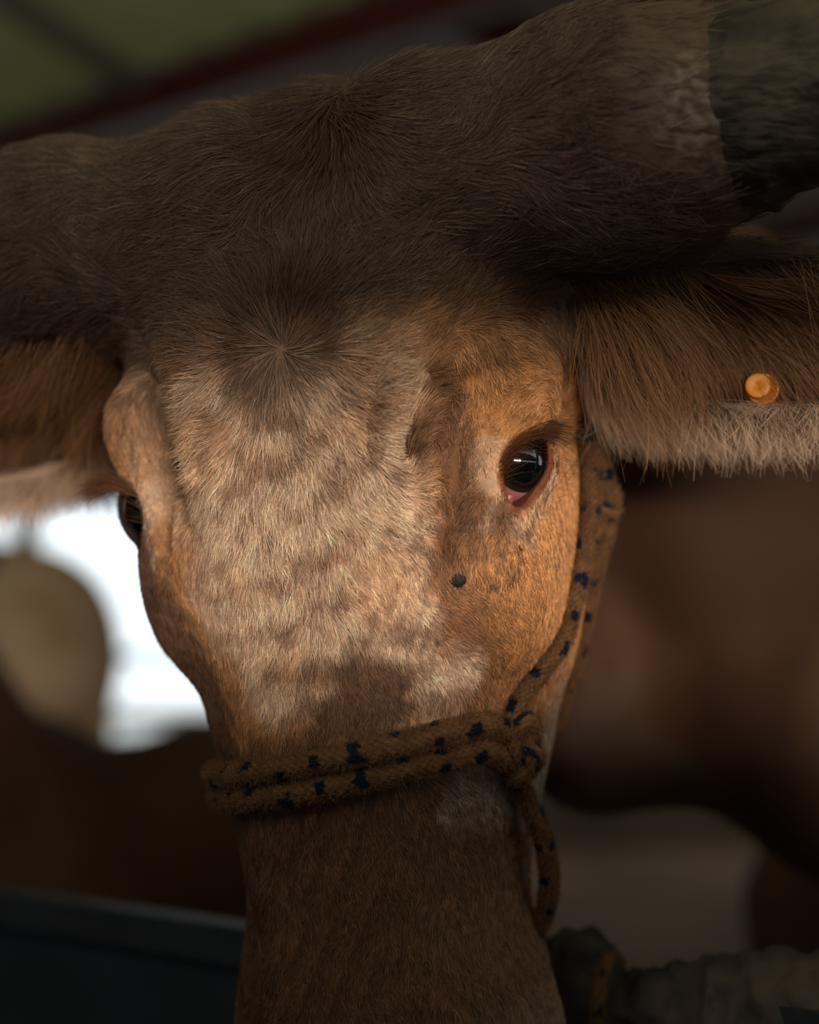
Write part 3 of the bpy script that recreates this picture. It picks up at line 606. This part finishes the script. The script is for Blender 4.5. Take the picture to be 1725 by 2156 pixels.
# ------------------------------------------------------------------ rope halter
def resample(pts, step):
    pts = np.asarray(pts, float); 
    for _ in range(3):                     # corner cutting
        a, b = pts[:-1]*0.75+pts[1:]*0.25, pts[:-1]*0.25+pts[1:]*0.75; pts = np.concatenate([pts[:1], np.stack([a, b], 1).reshape(-1, 3), pts[-1:]])
    d = np.concatenate([[0], np.cumsum(np.linalg.norm(np.diff(pts, axis=0), axis=1))]); n = max(4, int(d[-1]/step)); s_ = np.linspace(0, d[-1], n)
    return np.stack([np.interp(s_, d, pts[:, i]) for i in range(3)], 1), s_
def rope(name, pts, R, parent, seed=0, taper=False):
    """braided rope through points in metres"""
    c, s_ = resample(pts, 0.0009); D = norm(np.gradient(c, axis=0)); nrm = np.zeros_like(c); v = np.cross(D[0], [0.3, 1, 0.2]); v /= np.linalg.norm(v)
    for i in range(len(c)):
        v = v-D[i]*(v@D[i]); v /= np.linalg.norm(v); nrm[i] = v
    bn = np.cross(D, nrm); K = 28; th = np.linspace(0, 2*math.pi, K, endpoint=False); sc = s_*100
    T_, Sx = np.meshgrid(th, sc)
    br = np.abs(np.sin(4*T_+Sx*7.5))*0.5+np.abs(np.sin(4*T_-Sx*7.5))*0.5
    r = R*(0.80+0.32*br+0.16*(vnoise(np.stack([Sx*1.5, T_*0+seed, T_*0], -1), 3)-0.5)); 
    pos = c[:, None]+(nrm[:, None]*np.cos(th)[None, :, None]+bn[:, None]*np.sin(th)[None, :, None])*r[..., None]
    n_ = len(c); ii, jj = np.meshgrid(np.arange(n_-1), np.arange(K), indexing='ij'); j2 = (jj+1) % K
    q = np.stack([ii*K+jj, ii*K+j2, (ii+1)*K+j2, (ii+1)*K+jj], -1).reshape(-1, 4)
    nz = fbm(np.stack([Sx*2, np.cos(T_)*1.5, np.sin(T_)*1.5+seed], -1), 3, 5)
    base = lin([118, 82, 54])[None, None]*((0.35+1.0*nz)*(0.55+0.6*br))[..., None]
    g = (Sx/1.9+seed*0.37) % 1.0; side_ = np.floor(Sx/1.9+seed*0.37)*2.4; da = np.abs((T_-side_+math.pi) % (2*math.pi)-math.pi)
    fl = ((np.abs(g-0.5) < 0.13+0.5*(nz-0.5)) & (da < 0.8+3.0*(nz-0.5))) | ((np.abs(g-0.5) < 0.13) & (np.abs((T_-side_-2.6+math.pi) % (2*math.pi)-math.pi) < 0.55))
    base = np.where(fl[..., None], lin([22, 28, 40])[None, None]*(0.7+0.6*nz[..., None]), base)
    cc = base.reshape(-1, 3); o = mesh_np(name, pos.reshape(-1, 3), q, M_rope, colors=cc)
    # fuzz
    nf = int(s_[-1]*100*1100); i = rng.integers(0, n_, nf); j = rng.integers(0, K, nf); p0 = pos[i, j]; out = norm(p0-c[i]); dr = norm(out*0.6+D[i]*rng.normal(0, 0.8, nf)[:, None]+rng.normal(0, 0.4, (nf, 3)))
    L_ = (0.0010+0.0026*rng.random(nf)**2)[:, None]; pts3 = np.stack([p0, p0+dr*L_*0.5, p0+norm(dr+D[i]*rng.normal(0, .5, nf)[:, None])*L_], 1)
    h = hairs('rope_fuzz', p0, pts3, np.repeat(np.array([[0.00007, 0.00006, 0.00003]]), nf, 0), cc.reshape(n_, K, 3)[i, j]*1.25, M_rope, o)
    if parent: o.parent = parent
    return o
halter = empty('rope_halter', (0, 0, 0)); tag(halter, 'braided brown rope halter with black flecks tied around the nose of the foreground cow', 'halter')
def ring_path(zfun, off):
    out = []
    for ph_ in np.linspace(0, 2*math.pi, 73)[:-1]:
        d = np.array([math.sin(ph_), math.cos(ph_)]); rr_ = np.linspace(2, 22, 240); X_ = d[0]*rr_; Y_ = -4+d[1]*rr_; Z_ = np.array([zfun(x, y) for x, y in zip(X_, Y_)])
        q_ = np.stack([X_, Y_, Z_], 1).astype(np.float32); f = smin(loft(q_, front_tab, 3.0), loft(q_, bulk_tab, 2.4), 2.0); k = np.where(f > 0)[0]; k = k[0] if len(k) else len(rr_)-1
        rad = min(rr_[k], 17); out.append([rad, d])
    R_ = np.array([o_[0] for o_ in out]); 
    for _ in range(4): R_ = np.maximum(R_, (np.roll(R_, 1)+np.roll(R_, -1))/2)
    pts = [np.array([d[0]*(r_+off), -4+d[1]*(r_+off), zfun(d[0]*(r_+off), -4+d[1]*(r_+off))]) for r_, (_, d) in zip(R_, out)]
    return pts+pts[:1]
def zline(p1, p2, y1, y2):
    a, b = on_face(*p1, y1), on_face(*p2, y2); k = (b[2]-a[2])/(b[0]-a[0]); return lambda x, y: a[2]+(np.clip(x, -9, 9)-a[0])*k+0.06*(y-3)
za = zline((500, 1628), (1040, 1528), 2.5, 3.5); zb = zline((500, 1682), (1040, 1590), 2.5, 3.5)
def on_hide(pxs, off=0.40):
    out = []
    for px, py in pxs:
        q, nn_, h, f = raycast(px, py); out.append(to_world(q+nn_*(off-min(f, 0.0) if h else off)))
    return out
kc, kn, _, _ = raycast(1068, 1560); kw = to_world(kc+kn*0.75)
for z_, sd_, ky in ((za, 1, 0.003), (zb, 2, -0.010)):
    rp = ring_path(z_, 0.42)[:-1]; rp = rp[40:]+rp[:13]; rope('noseband', np.concatenate([to_world(np.array(rp)), [kw+CU*ky+CF*0.002]]), 0.0049, halter, sd_)
def knot(name, ctr, size, R, rot, seed):
    t = np.linspace(0, 2*math.pi, 60); a = np.sin(t)+2*np.sin(2*t); b = np.cos(t)-2*np.cos(2*t); c_ = -np.sin(3*t)
    pts = ctr+(CR*(a*math.cos(rot)-b*math.sin(rot))[:, None]*size[0]+CU*(a*math.sin(rot)+b*math.cos(rot))[:, None]*size[1]-CF*c_[:, None]*size[2]); return rope(name, pts, R, halter, seed)
knot('knot', kw, (0.0026, 0.0047, 0.0045), 0.0043, 0.3, 3)
knot('knot', kw+CU*-0.006+CR*0.001, (0.0022, 0.0036, 0.005), 0.0041, 1.5, 4)
rope('cheek_strap', [kw-CR*0.003+CU*0.006]+on_hide([(1062, 1500), (1095, 1440), (1140, 1390), (1180, 1330)])+[P(1212, 1250, 0.845), P(1232, 1170, 0.852), P(1243, 1090, 0.858), P(1250, 1000, 0.866), P(1243, 910, 0.868), P(1237, 845, 0.872), P(1225, 790, 0.88)], 0.0040, halter, 5)
rope('cheek_strap', [P(1170, 1530, 0.90), P(1192, 1460, 0.90), P(1215, 1380, 0.896), P(1238, 1280, 0.89), P(1256, 1190, 0.884), P(1278, 1120, 0.880), P(1286, 1060, 0.876), P(1274, 1000, 0.874), P(1258, 930, 0.874), P(1245, 860, 0.878), P(1232, 800, 0.885)], 0.0035, halter, 6)
rope('cheek_loop', [P(1240, 1120, 0.868), P(1262, 1070, 0.872), P(1290, 1085, 0.878), P(1287, 1035, 0.880), P(1262, 985, 0.878), P(1248, 930, 0.876)], 0.0045, halter, 7)
rope('chin_rope', [kw-CU*0.012, P(1090, 1640, 0.826), P(1112, 1690, 0.830), P(1143, 1755, 0.838), P(1160, 1840, 0.845), P(1152, 1915, 0.855), P(1125, 1968, 0.866), P(1085, 2010, 0.885)], 0.0042, halter, 8)

# ------------------------------------------------------------------ ear tag, insects, bits of straw
M_tag = mat('tag_plastic', tuple(lin([236, 148, 20])), 0.45, 0.5, noise=60, col2=tuple(lin([206, 116, 14])), bump=0.0004, bscale=200)
M_blk = mat('insect', tuple(lin([36, 28, 20])), 0.6, 0.3); M_straw = mat('straw', tuple(lin([196, 164, 96])), 0.7, 0.3)
tc_, tn_, _, _ = raycast(1606, 826); tnw = norm((tn_@HM)*0.4+(-CF)*1.0+CR*-0.15); tp = to_world(tc_)+tnw*0.0065
et = empty('ear_tag', tuple(tp)); tag(et, 'round orange plastic tag pinned through the ear of the foreground cow', 'ear tag')
def disc(name, ctr, n_, R, prof, m, parent):
    """lathe of a profile (r, h) about n_"""
    a = norm(np.cross(n_, CU)); b = np.cross(n_, a); th = np.linspace(0, 2*math.pi, 64, endpoint=False); P_ = np.array(prof)
    pos = ctr+(a*np.cos(th)[:, None]+b*np.sin(th)[:, None])[None]*(P_[:, 0]*R)[:, None, None]+n_*(P_[:, 1]*R)[:, None, None]
    k = len(P_); ii, jj = np.meshgrid(np.arange(k-1), np.arange(64), indexing='ij'); j2 = (jj+1) % 64
    q = np.stack([ii*64+jj, ii*64+j2, (ii+1)*64+j2, (ii+1)*64+jj], -1).reshape(-1, 4); o = mesh_np(name, pos.reshape(-1, 3)-tp, q, m, colors=None); o.parent = parent; return o
disc('base_disc', tp+tnw*0.0005, tnw, 0.0078, [(0, -0.12), (0.96, -0.12), (1.0, 0), (0.98, 0.14), (0.88, 0.16), (0.84, 0.06), (0, 0.06)], M_tag, et)
disc('stud_cap', tp+tnw*0.0030-CR*0.0024+CU*0.0012, tnw, 0.0062, [(0, -0.5), (0.6, -0.5), (0.9, -0.12), (1.0, 0), (0.97, 0.12), (0.86, 0.17), (0.22, 0.17), (0.16, 0.05), (0, 0.05)], M_tag, et)
def insect(name, px, py, ln, wd, label, cat, rotd):
    q, nn_, _, _ = raycast(px, py); c_ = to_world(q+nn_*0.12); nw = norm(nn_@HM); a = norm(np.cross(nw, CU)); b = np.cross(nw, a); r = math.radians(rotd); a, b = a*math.cos(r)+b*math.sin(r), b*math.cos(r)-a*math.sin(r)
    root_ = empty(name, tuple(c_)); tag(root_, label, cat)
    bm = bmesh.new(); bmesh.ops.create_uvsphere(bm, u_segments=28, v_segments=20, radius=1); co = np.array([v.co[:] for v in bm.verts]); fc = [[v.index for v in f.verts] for f in bm.faces]; bm.free()
    def lump(nm, off, sa, sb, sh, rib):
        k = 1+rib*np.sin(co[:, 0]*14); pw = (off*a)+a*(co[:, 0]*sa)[:, None]+b*(co[:, 1]*sb*k)[:, None]+nw*(co[:, 2]*sh*k)[:, None]
        me = bpy.data.meshes.new(nm); me.from_pydata([tuple(x) for x in pw], [], fc); me.polygons.foreach_set('use_smooth', np.ones(len(fc), bool)); me.materials.append(M_blk); o = bpy.data.objects.new(nm, me); COL.objects.link(o); o.parent = root_
    lump('abdomen', 0, ln*0.5, wd*0.5, wd*0.34, 0.10); lump('head', ln*0.52, ln*0.16, wd*0.26, wd*0.2, 0)
    for i in range(6):
        sd = 1 if i % 2 else -1; f = (i//2-1)*0.3*ln; pts = [a*(f+0.1*ln), a*(f*1.5+0.1*ln)+b*sd*wd*0.55+nw*wd*0.1, a*(f*1.9+0.1*ln)+b*sd*wd*0.85-nw*wd*0.2]
        ring = []; 
        for k_, pt in enumerate(pts):
            for h_ in range(6): ring.append(pt+(nw*math.cos(h_*math.pi/3)+a*math.sin(h_*math.pi/3))*wd*0.05*(1-0.3*k_))
        qd = np.array([(k_*6+h_, k_*6+(h_+1) % 6, (k_+1)*6+(h_+1) % 6, (k_+1)*6+h_) for k_ in range(2) for h_ in range(6)]); o = mesh_np('leg', np.array(ring), qd, M_blk); o.parent = root_
insect('tick', 963, 1221, 0.0082, 0.0072, 'round dark tick clinging to the cheek below the eye', 'tick', 10)
insect('fly', 928, 779, 0.0040, 0.0026, 'tiny black fly sitting on the brow ridge above the eye socket', 'fly', 70)
def chip(name, px, py, ln, wd, ang, label, cat, m):
    q, nn_, _, _ = raycast(px, py); nw = norm(nn_@HM); c_ = to_world(q+nn_*0.32); a = norm(CR*math.cos(math.radians(ang))+CU*math.sin(math.radians(ang))); a = norm(a-nw*(a@nw)); b = np.cross(nw, a)
    t = np.linspace(-0.5, 0.5, 9); prof = 1-(2*np.abs(t))**3*0.8; pos = []
    for tt, pr in zip(t, prof):
        for k_ in range(8): th = k_*math.pi/4; pos.append(a*tt*ln+b*math.cos(th)*wd*0.5*pr+nw*(math.sin(th)*wd*0.3*pr+0.10*ln*(1-4*tt*tt)))
    ii, jj = np.meshgrid(np.arange(8), np.arange(8), indexing='ij'); j2 = (jj+1) % 8; qd = np.stack([ii*8+jj, ii*8+j2, (ii+1)*8+j2, (ii+1)*8+jj], -1).reshape(-1, 4)
    o = mesh_np(name, np.array(pos), qd, m); o.location = tuple(c_); tag(o, label, cat)
chip('straw_bit', 573, 502, 0.0045, 0.0012, 60, 'short yellow straw bit caught in the middle forehead hair', 'straw', M_straw)
chip('straw_bit', 427, 314, 0.0035, 0.0016, 20, 'pale straw bit in the dark hair at the upper left of the poll', 'straw', M_straw)
chip('seed_husk', 1092, 1152, 0.0034, 0.0018, -50, 'small amber seed husk stuck under the inner eye corner', 'seed', mat('husk', tuple(lin([170, 104, 30])), 0.5, 0.4))

# ------------------------------------------------------------------ the barn
M_floor = mat('dirt_floor', tuple(lin([120, 98, 76])), 0.95, 0.05, noise=1.2, col2=tuple(lin([156, 130, 104])), bump=0.02, bscale=14)
M_out = mat('pale_yard', tuple(lin([190, 188, 182])), 0.95, 0.1, noise=0.8, col2=tuple(lin([215, 214, 210])))
M_ceil = mat('green_roof_sheet', tuple(lin([140, 146, 104])), 0.6, 0.3, noise=1.2, col2=tuple(lin([160, 160, 118])))
M_ceil2 = mat('brown_roof_sheet', tuple(lin([112, 100, 88])), 0.7, 0.2, noise=1.2, col2=tuple(lin([126, 112, 98])))
for m_q, tr in ((M_ceil, (0.135, 0.130, 0.082)), (M_ceil2, (0.086, 0.066, 0.050))):
    nt = m_q.node_tree; b = nt.nodes['Principled BSDF']; t_ = nt.nodes.new('ShaderNodeBsdfTranslucent'); t_.inputs[0].default_value = (*tr, 1); ad = nt.nodes.new('ShaderNodeAddShader')
    nt.links.new(b.outputs[0], ad.inputs[0]); nt.links.new(t_.outputs[0], ad.inputs[1]); nt.links.new(ad.outputs[0], nt.nodes['Material Output'].inputs[0])
M_red = mat('red_painted_steel', tuple(lin([92, 22, 24])), 0.45, 0.5, noise=8, col2=tuple(lin([70, 18, 20])))
M_wall = mat('dark_board_wall', tuple(lin([70, 58, 48])), 0.85, 0.2, noise=4, col2=tuple(lin([92, 76, 62])), bump=0.003, bscale=20, stretch=(1, 1, 6))
M_rail = mat('galvanised_pipe', tuple(lin([120, 122, 124])), 0.45, 0.5, metal=0.6)
M_rub = mat('black_rubber', tuple(lin([36, 37, 41])), 0.5, 0.4, noise=12, col2=tuple(lin([26, 26, 28])), bump=0.0015, bscale=60)
def st(o): o['kind'] = 'structure'; return o
st(box('floor', (-0.1, 5.2, -0.03), (8.8, 14.0, 0.06), M_floor, bevel=0))
yard = box('floor', (0, 36, -0.06), (60, 47.5, 0.06), M_out, bevel=0); st(yard)
ZC = 3.2
bA, bB = np.array([-1.56, 6.5]), np.array([0.0, 5.1]); bd = (bB-bA)/np.linalg.norm(bB-bA); bp = np.array([bd[1], -bd[0]])  # bp: towards the camera side
if bp[1] > 0: bp = -bp
def slab(name, near, far, z, m):
    """corrugated sheet roof between two offsets from the diagonal beam"""
    n = 260; u = np.linspace(-9, 9, n); vv = np.array([near, far]); pos = []
    for k_, off in enumerate(vv):
        for uu in u: q_ = bA+bd*uu+bp*off; pos.append((q_[0], q_[1], z+0.018*math.cos(uu*2*math.pi/0.28)*(1 if True else 0)))
    pos = np.array(pos); top = pos.copy(); top[:, 2] += 0.012; allp = np.concatenate([pos, top]); i = np.arange(n-1)
    q1 = np.stack([i, i+1, n+i+1, n+i], 1); q2 = q1+2*n; return st(mesh_np(name, allp, np.concatenate([q1[:, ::-1], q2]), m))
slab('ceiling', -0.02, 6.2, ZC+0.12, M_ceil); slab('ceiling', -6.5, 0.02, ZC+0.12, M_ceil2)
def xy(u, v, z): q_ = bA+bd*u+bp*v; return (q_[0], q_[1], z)
st(beam('trim_1', xy(-8, 0, ZC), xy(9, 0, ZC), 0.08, 0.16, M_red))
st(beam('trim_2', xy(-8, -3.2, ZC), xy(9, -3.2, ZC), 0.08, 0.14, M_red))
st(beam('trim_3', (0.04, 5.08, ZC), (1.9, 6.86, ZC), 0.09, 0.16, M_red))
st(beam('trim_4', (-1.78, 3.6, ZC+0.05), (-0.95, 5.93, ZC+0.05), 0.06, 0.08, M_ceil2))
# walls
GX, GZ, GH = 0.49, 1.298, 0.086  # unseen wall behind the camera, slit shaped to band light across the face
for nm, z0, z1 in (('wall_front_gobo', 0, GZ-GH/2), ('wall_front_gobo', GZ+GH/2, 1.95)):
    st(box(nm, (-0.15, -0.75, (z0+z1)/2), (8.5, 0.03, z1-z0), M_wall, bevel=0.002))
st(box('wall_left', (-4.4, 5.6, 1.6), (0.06, 12.7, 3.2), M_wall))
st(box('wall_right', (4.1, 6.8, 1.6), (0.06, 10.4, 3.2), M_wall)); st(box('wall_right', (4.1, 0.8, 0.5), (0.06, 1.6, 1.0), M_wall)); st(box('wall_right', (4.1, 0.8, 2.75), (0.06, 1.6, 0.9), M_wall)); st(box('wall_right', (4.1, -0.35, 1.6), (0.06, 0.7, 3.2), M_wall))
st(box('wall_back', (-0.1, 12.0, 2.83), (8.4, 0.06, 1.0), M_wall)); st(box('wall_back', (2.2, 12.0, 0.65), (3.8, 0.12, 1.3), mat('half_wall_plaster', tuple(lin([150, 130, 112])), 0.95, 0.05, noise=1.5, col2=tuple(lin([176, 156, 136])))))
st(beam('trim_5', (-4.3, 11.9, 2.40), (4.1, 11.9, 2.40), 0.12, 0.16, M_red))
st(box('trim_6', (-2.66, 11.85, 1.2), (0.17, 0.17, 2.4), M_red))
fence = empty('pipe_fence', (-1.4, 11.2, 0)); tag(fence, 'thin horizontal steel pipe fence across the bright barn opening', 'fence')
def pipe(nm, a, b, r, m, par):
    a, b = np.array(a, float), np.array(b, float); d = norm(b-a); u = norm(np.cross(d, [0.2, 0.4, 0.9])); w = np.cross(d, u); th = np.linspace(0, 2*math.pi, 20, endpoint=False); c = u*np.cos(th)[:, None]+w*np.sin(th)[:, None]
    pos = np.concatenate([a+c*r, b+c*r, [a], [b]]); i = np.arange(20); j = (i+1) % 20; me = bpy.data.meshes.new(nm)
    me.from_pydata([tuple(x) for x in pos-np.array(par.location)], [], [(int(x), int(y), int(y)+20, int(x)+20) for x, y in zip(i, j)]+[(int(y), int(x), 40) for x, y in zip(i, j)]+[(int(x)+20, int(y)+20, 41) for x, y in zip(i, j)])
    me.polygons.foreach_set('use_smooth', np.ones(len(me.polygons), bool)); me.materials.append(m); o = bpy.data.objects.new(nm, me); COL.objects.link(o); o.parent = par
for z in (0.45, 0.85, 1.245): pipe('rail', (-4.2, 11.2, z), (0.4, 11.2, z), 0.038, M_rail, fence)
for x in (-3.0, -0.9, 0.4): pipe('fence_post', (x, 11.2, 0), (x, 11.2, 1.30), 0.03, M_rail, fence)
lw = box('low_brick_wall', (-1.9, 26, 0.22), (3.4, 0.25, 0.44), mat('pink_brick', tuple(lin([196, 140, 142])), 0.9, 0.1, noise=3, col2=tuple(lin([160, 96, 104])))); tag(lw, 'low pinkish brick wall far off in the bright yard', 'wall')

# ------------------------------------------------------------------ the other cows
def cow_sdf(up_=0.0):
    def f(p):
        g = cone(p, (-55, 0, 104), (35, 0, 100), 30, 33); g = smin(g, cone(p, (-62, 0, 108), (-30, 0, 108), 27, 27), 8); g = smin(g, ell(p, (-10, 0, 84), (58, 30, 26)), 12)
        g = smin(g, ell(p, (-72, 0, 118), (9, 16, 10)), 10); g = smin(g, cone(p, (30, 0, 128), (45, 0, 122), 9, 9), 14)
        hx, hz = 105-8*up_, 112+34*up_
        g = smin(g, cone(p, (42, 0, 108), (hx-12, 0, hz), 24, 13), 12); g = smin(g, cone(p, (46, 0, 82), (hx-16, 0, hz-14), 12, 7), 14)
        g = smin(g, cone(p, (hx-8, 0, hz+4), (hx+10, 0, hz-8), 12, 9.5), 5); g = smin(g, cone(p, (hx+10, 0, hz-10), (hx+34, 0, hz-26), 8.5, 7.2), 5)
        for s in (1, -1):
            g = smin(g, cone(p, (hx-10, s*9, hz+8), (hx-14, s*27, hz+4), 4, 2.2), 3); g = smin(g, ell(p, (hx-14, s*24, hz+3), (3, 9, 5.5)), 2)
            g = smin(g, cone(p, (hx-8, s*6, hz+12), (hx-2, s*18, hz+18), 4, 3), 3); g = smin(g, cone(p, (hx-2, s*18, hz+18), (hx+4, s*22, hz+32), 3, 1.2), 2)
            for x, kx in ((38, 40), (-64, -70)):
                g = smin(g, cone(p, (x, s*16, 84), (kx, s*16, 46), 13 if x > 0 else 16, 6), 8); g = smin(g, cone(p, (kx, s*16, 46), (kx+(0 if x > 0 else 5), s*16, 12), 5.6, 4), 3); g = smin(g, cone(p, (kx+(0 if x > 0 else 5), s*16, 12), (kx+5, s*16, 4.5), 4.2, 5.2), 2)
        g = smin(g, cone(p, (-82, 0, 118), (-88, 0, 70), 3.2, 2.0), 4); g = smin(g, cone(p, (-88, 0, 70), (-88, 0, 48), 2.2, 4.2), 3)
        return g
    return f
def other_cow(upv, base, dark, patchc, loc, heading, scale, label):
    f = cow_sdf(upv); v, q = surface_nets(f, grid([(-98, 148, 2.6)]), grid([(-46, 46, 2.2)]), grid([(-4, 190, 2.6)]))
    n1 = fbm(v*0.05, 3, 5); c = base[None]*(0.8+0.5*n1)[:, None]; c = mix(c, dark[None], sstep(0.5, 0.6, n1)*0.7); c = mix(c, patchc[None], sstep(75, 62, v[:, 2]+20*(n1-.5))*0.5)
    o = mesh_np('cow', v*0.01, q, M_skin, colors=c); o.location = loc; o.rotation_euler = (0, 0, math.atan2(heading[1], heading[0])); o.scale = (scale,)*3; tag(o, label, 'cow', 'cows standing behind in the barn'); return o
other_cow(1.6, DARK*0.8, DARK*0.5, DARK, (-0.50, 3.1, 0), (-0.5, -0.87), 0.80, 'dark brown cow at the left behind the haltered cow, its back below the bright opening')
other_cow(0.2, lin([222, 180, 142]), lin([196, 140, 96]), TAN, (-1.85, 5.0, 0), (-1, 0.08), 1.14, 'light tan cow at far left, its rump against the bright opening')
other_cow(0.0, BROWN, DARK, TAN, (2.5, 7.9, 0), (0.55, 0.83), 0.95, 'brown cow far back at the lower right, only its legs in view')

# ------------------------------------------------------------------ feed trough and sack
td, tn2 = np.array([0.753, -0.658]), np.array([0.658, 0.753])
rc = tn2*0.785; zr = 1.02; trough = empty('feed_trough', (*(rc-tn2*0.22), 0)); tag(trough, 'long black rubber feed trough below the cow muzzle', 'trough'); trough.rotation_euler = (0, 0, math.atan2(td[1], td[0]))
def tb(nm, c, size, bev=0.008): o = box(nm, c, size, M_rub, parent=trough, bevel=bev); return o
Lt = 2.4
tb('side_panel', (0, 0.22, zr-0.20), (Lt, 0.025, 0.38)); tb('side_panel', (0, -0.22, zr-0.20), (Lt, 0.025, 0.38)); tb('bottom_panel', (0, 0, zr-0.40), (Lt, 0.44, 0.03)); tb('rim', (0, 0.222, zr-0.008), (Lt, 0.05, 0.036), 0.014); tb('rim', (0, -0.222, zr-0.008), (Lt, 0.05, 0.036), 0.014)
tb('end_panel', (-Lt/2, 0, zr-0.2), (0.025, 0.44, 0.38)); tb('end_panel', (Lt/2, 0, zr-0.2), (0.025, 0.44, 0.38))
for x in (-1.0, 1.0):
    for y in (-0.18, 0.18): tb('leg', (x, y, (zr-0.415)/2), (0.06, 0.06, zr-0.415))
def sack_f(p):
    n = fbm(p*0.30, 3, 4)-0.5; n2 = np.abs(fbm(p*np.array([0.8, 0.25, 0.3]), 2, 14)-0.5)
    g = ell(p, (-7.6, 0, 0), (3.0, 3.6, 3.1)); g = smin(g, ell(p, (3.7, 0, -1.0), (9.2, 4.4, 4.4)), 1.6); g = smin(g, ell(p, (-5.2, 0, -0.3), (3.0, 2.3, 2.1)), 1.0); g = smin(g, ell(p, (9.5, 0.5, -3.2), (6, 4, 2.6)), 2)
    return g+n*1.7+n2*2.2
v, q = surface_nets(sack_f, grid([(-14, 18, 0.22)]), grid([(-7, 7, 0.25)]), grid([(-8, 6, 0.22)]))
sc_ = P(1490, 2112, 0.90)
sk = mesh_np('feed_sack', v*0.01, q, mat('dirty_sackcloth', tuple(lin([34, 28, 26])), 0.9, 0.15, noise=18, col2=tuple(lin([84, 70, 62])), bump=0.0012, bscale=240)); sk.location = tuple(sc_); sk.rotation_euler = (0, 0.05, math.atan2(td[1], td[0])+0.35)
tag(sk, 'crumpled dark cloth sack tied off and lying on the trough rim at lower right', 'sack')
th = np.linspace(0, 2*math.pi, 30); 
ck = rope('cord', np.stack([-5.3+0*th, 2.6*np.cos(th), -0.4+2.35*np.sin(th)], 1)*0.01, 0.0022, sk, 9)
print('done', round(time.time()-T0, 1))
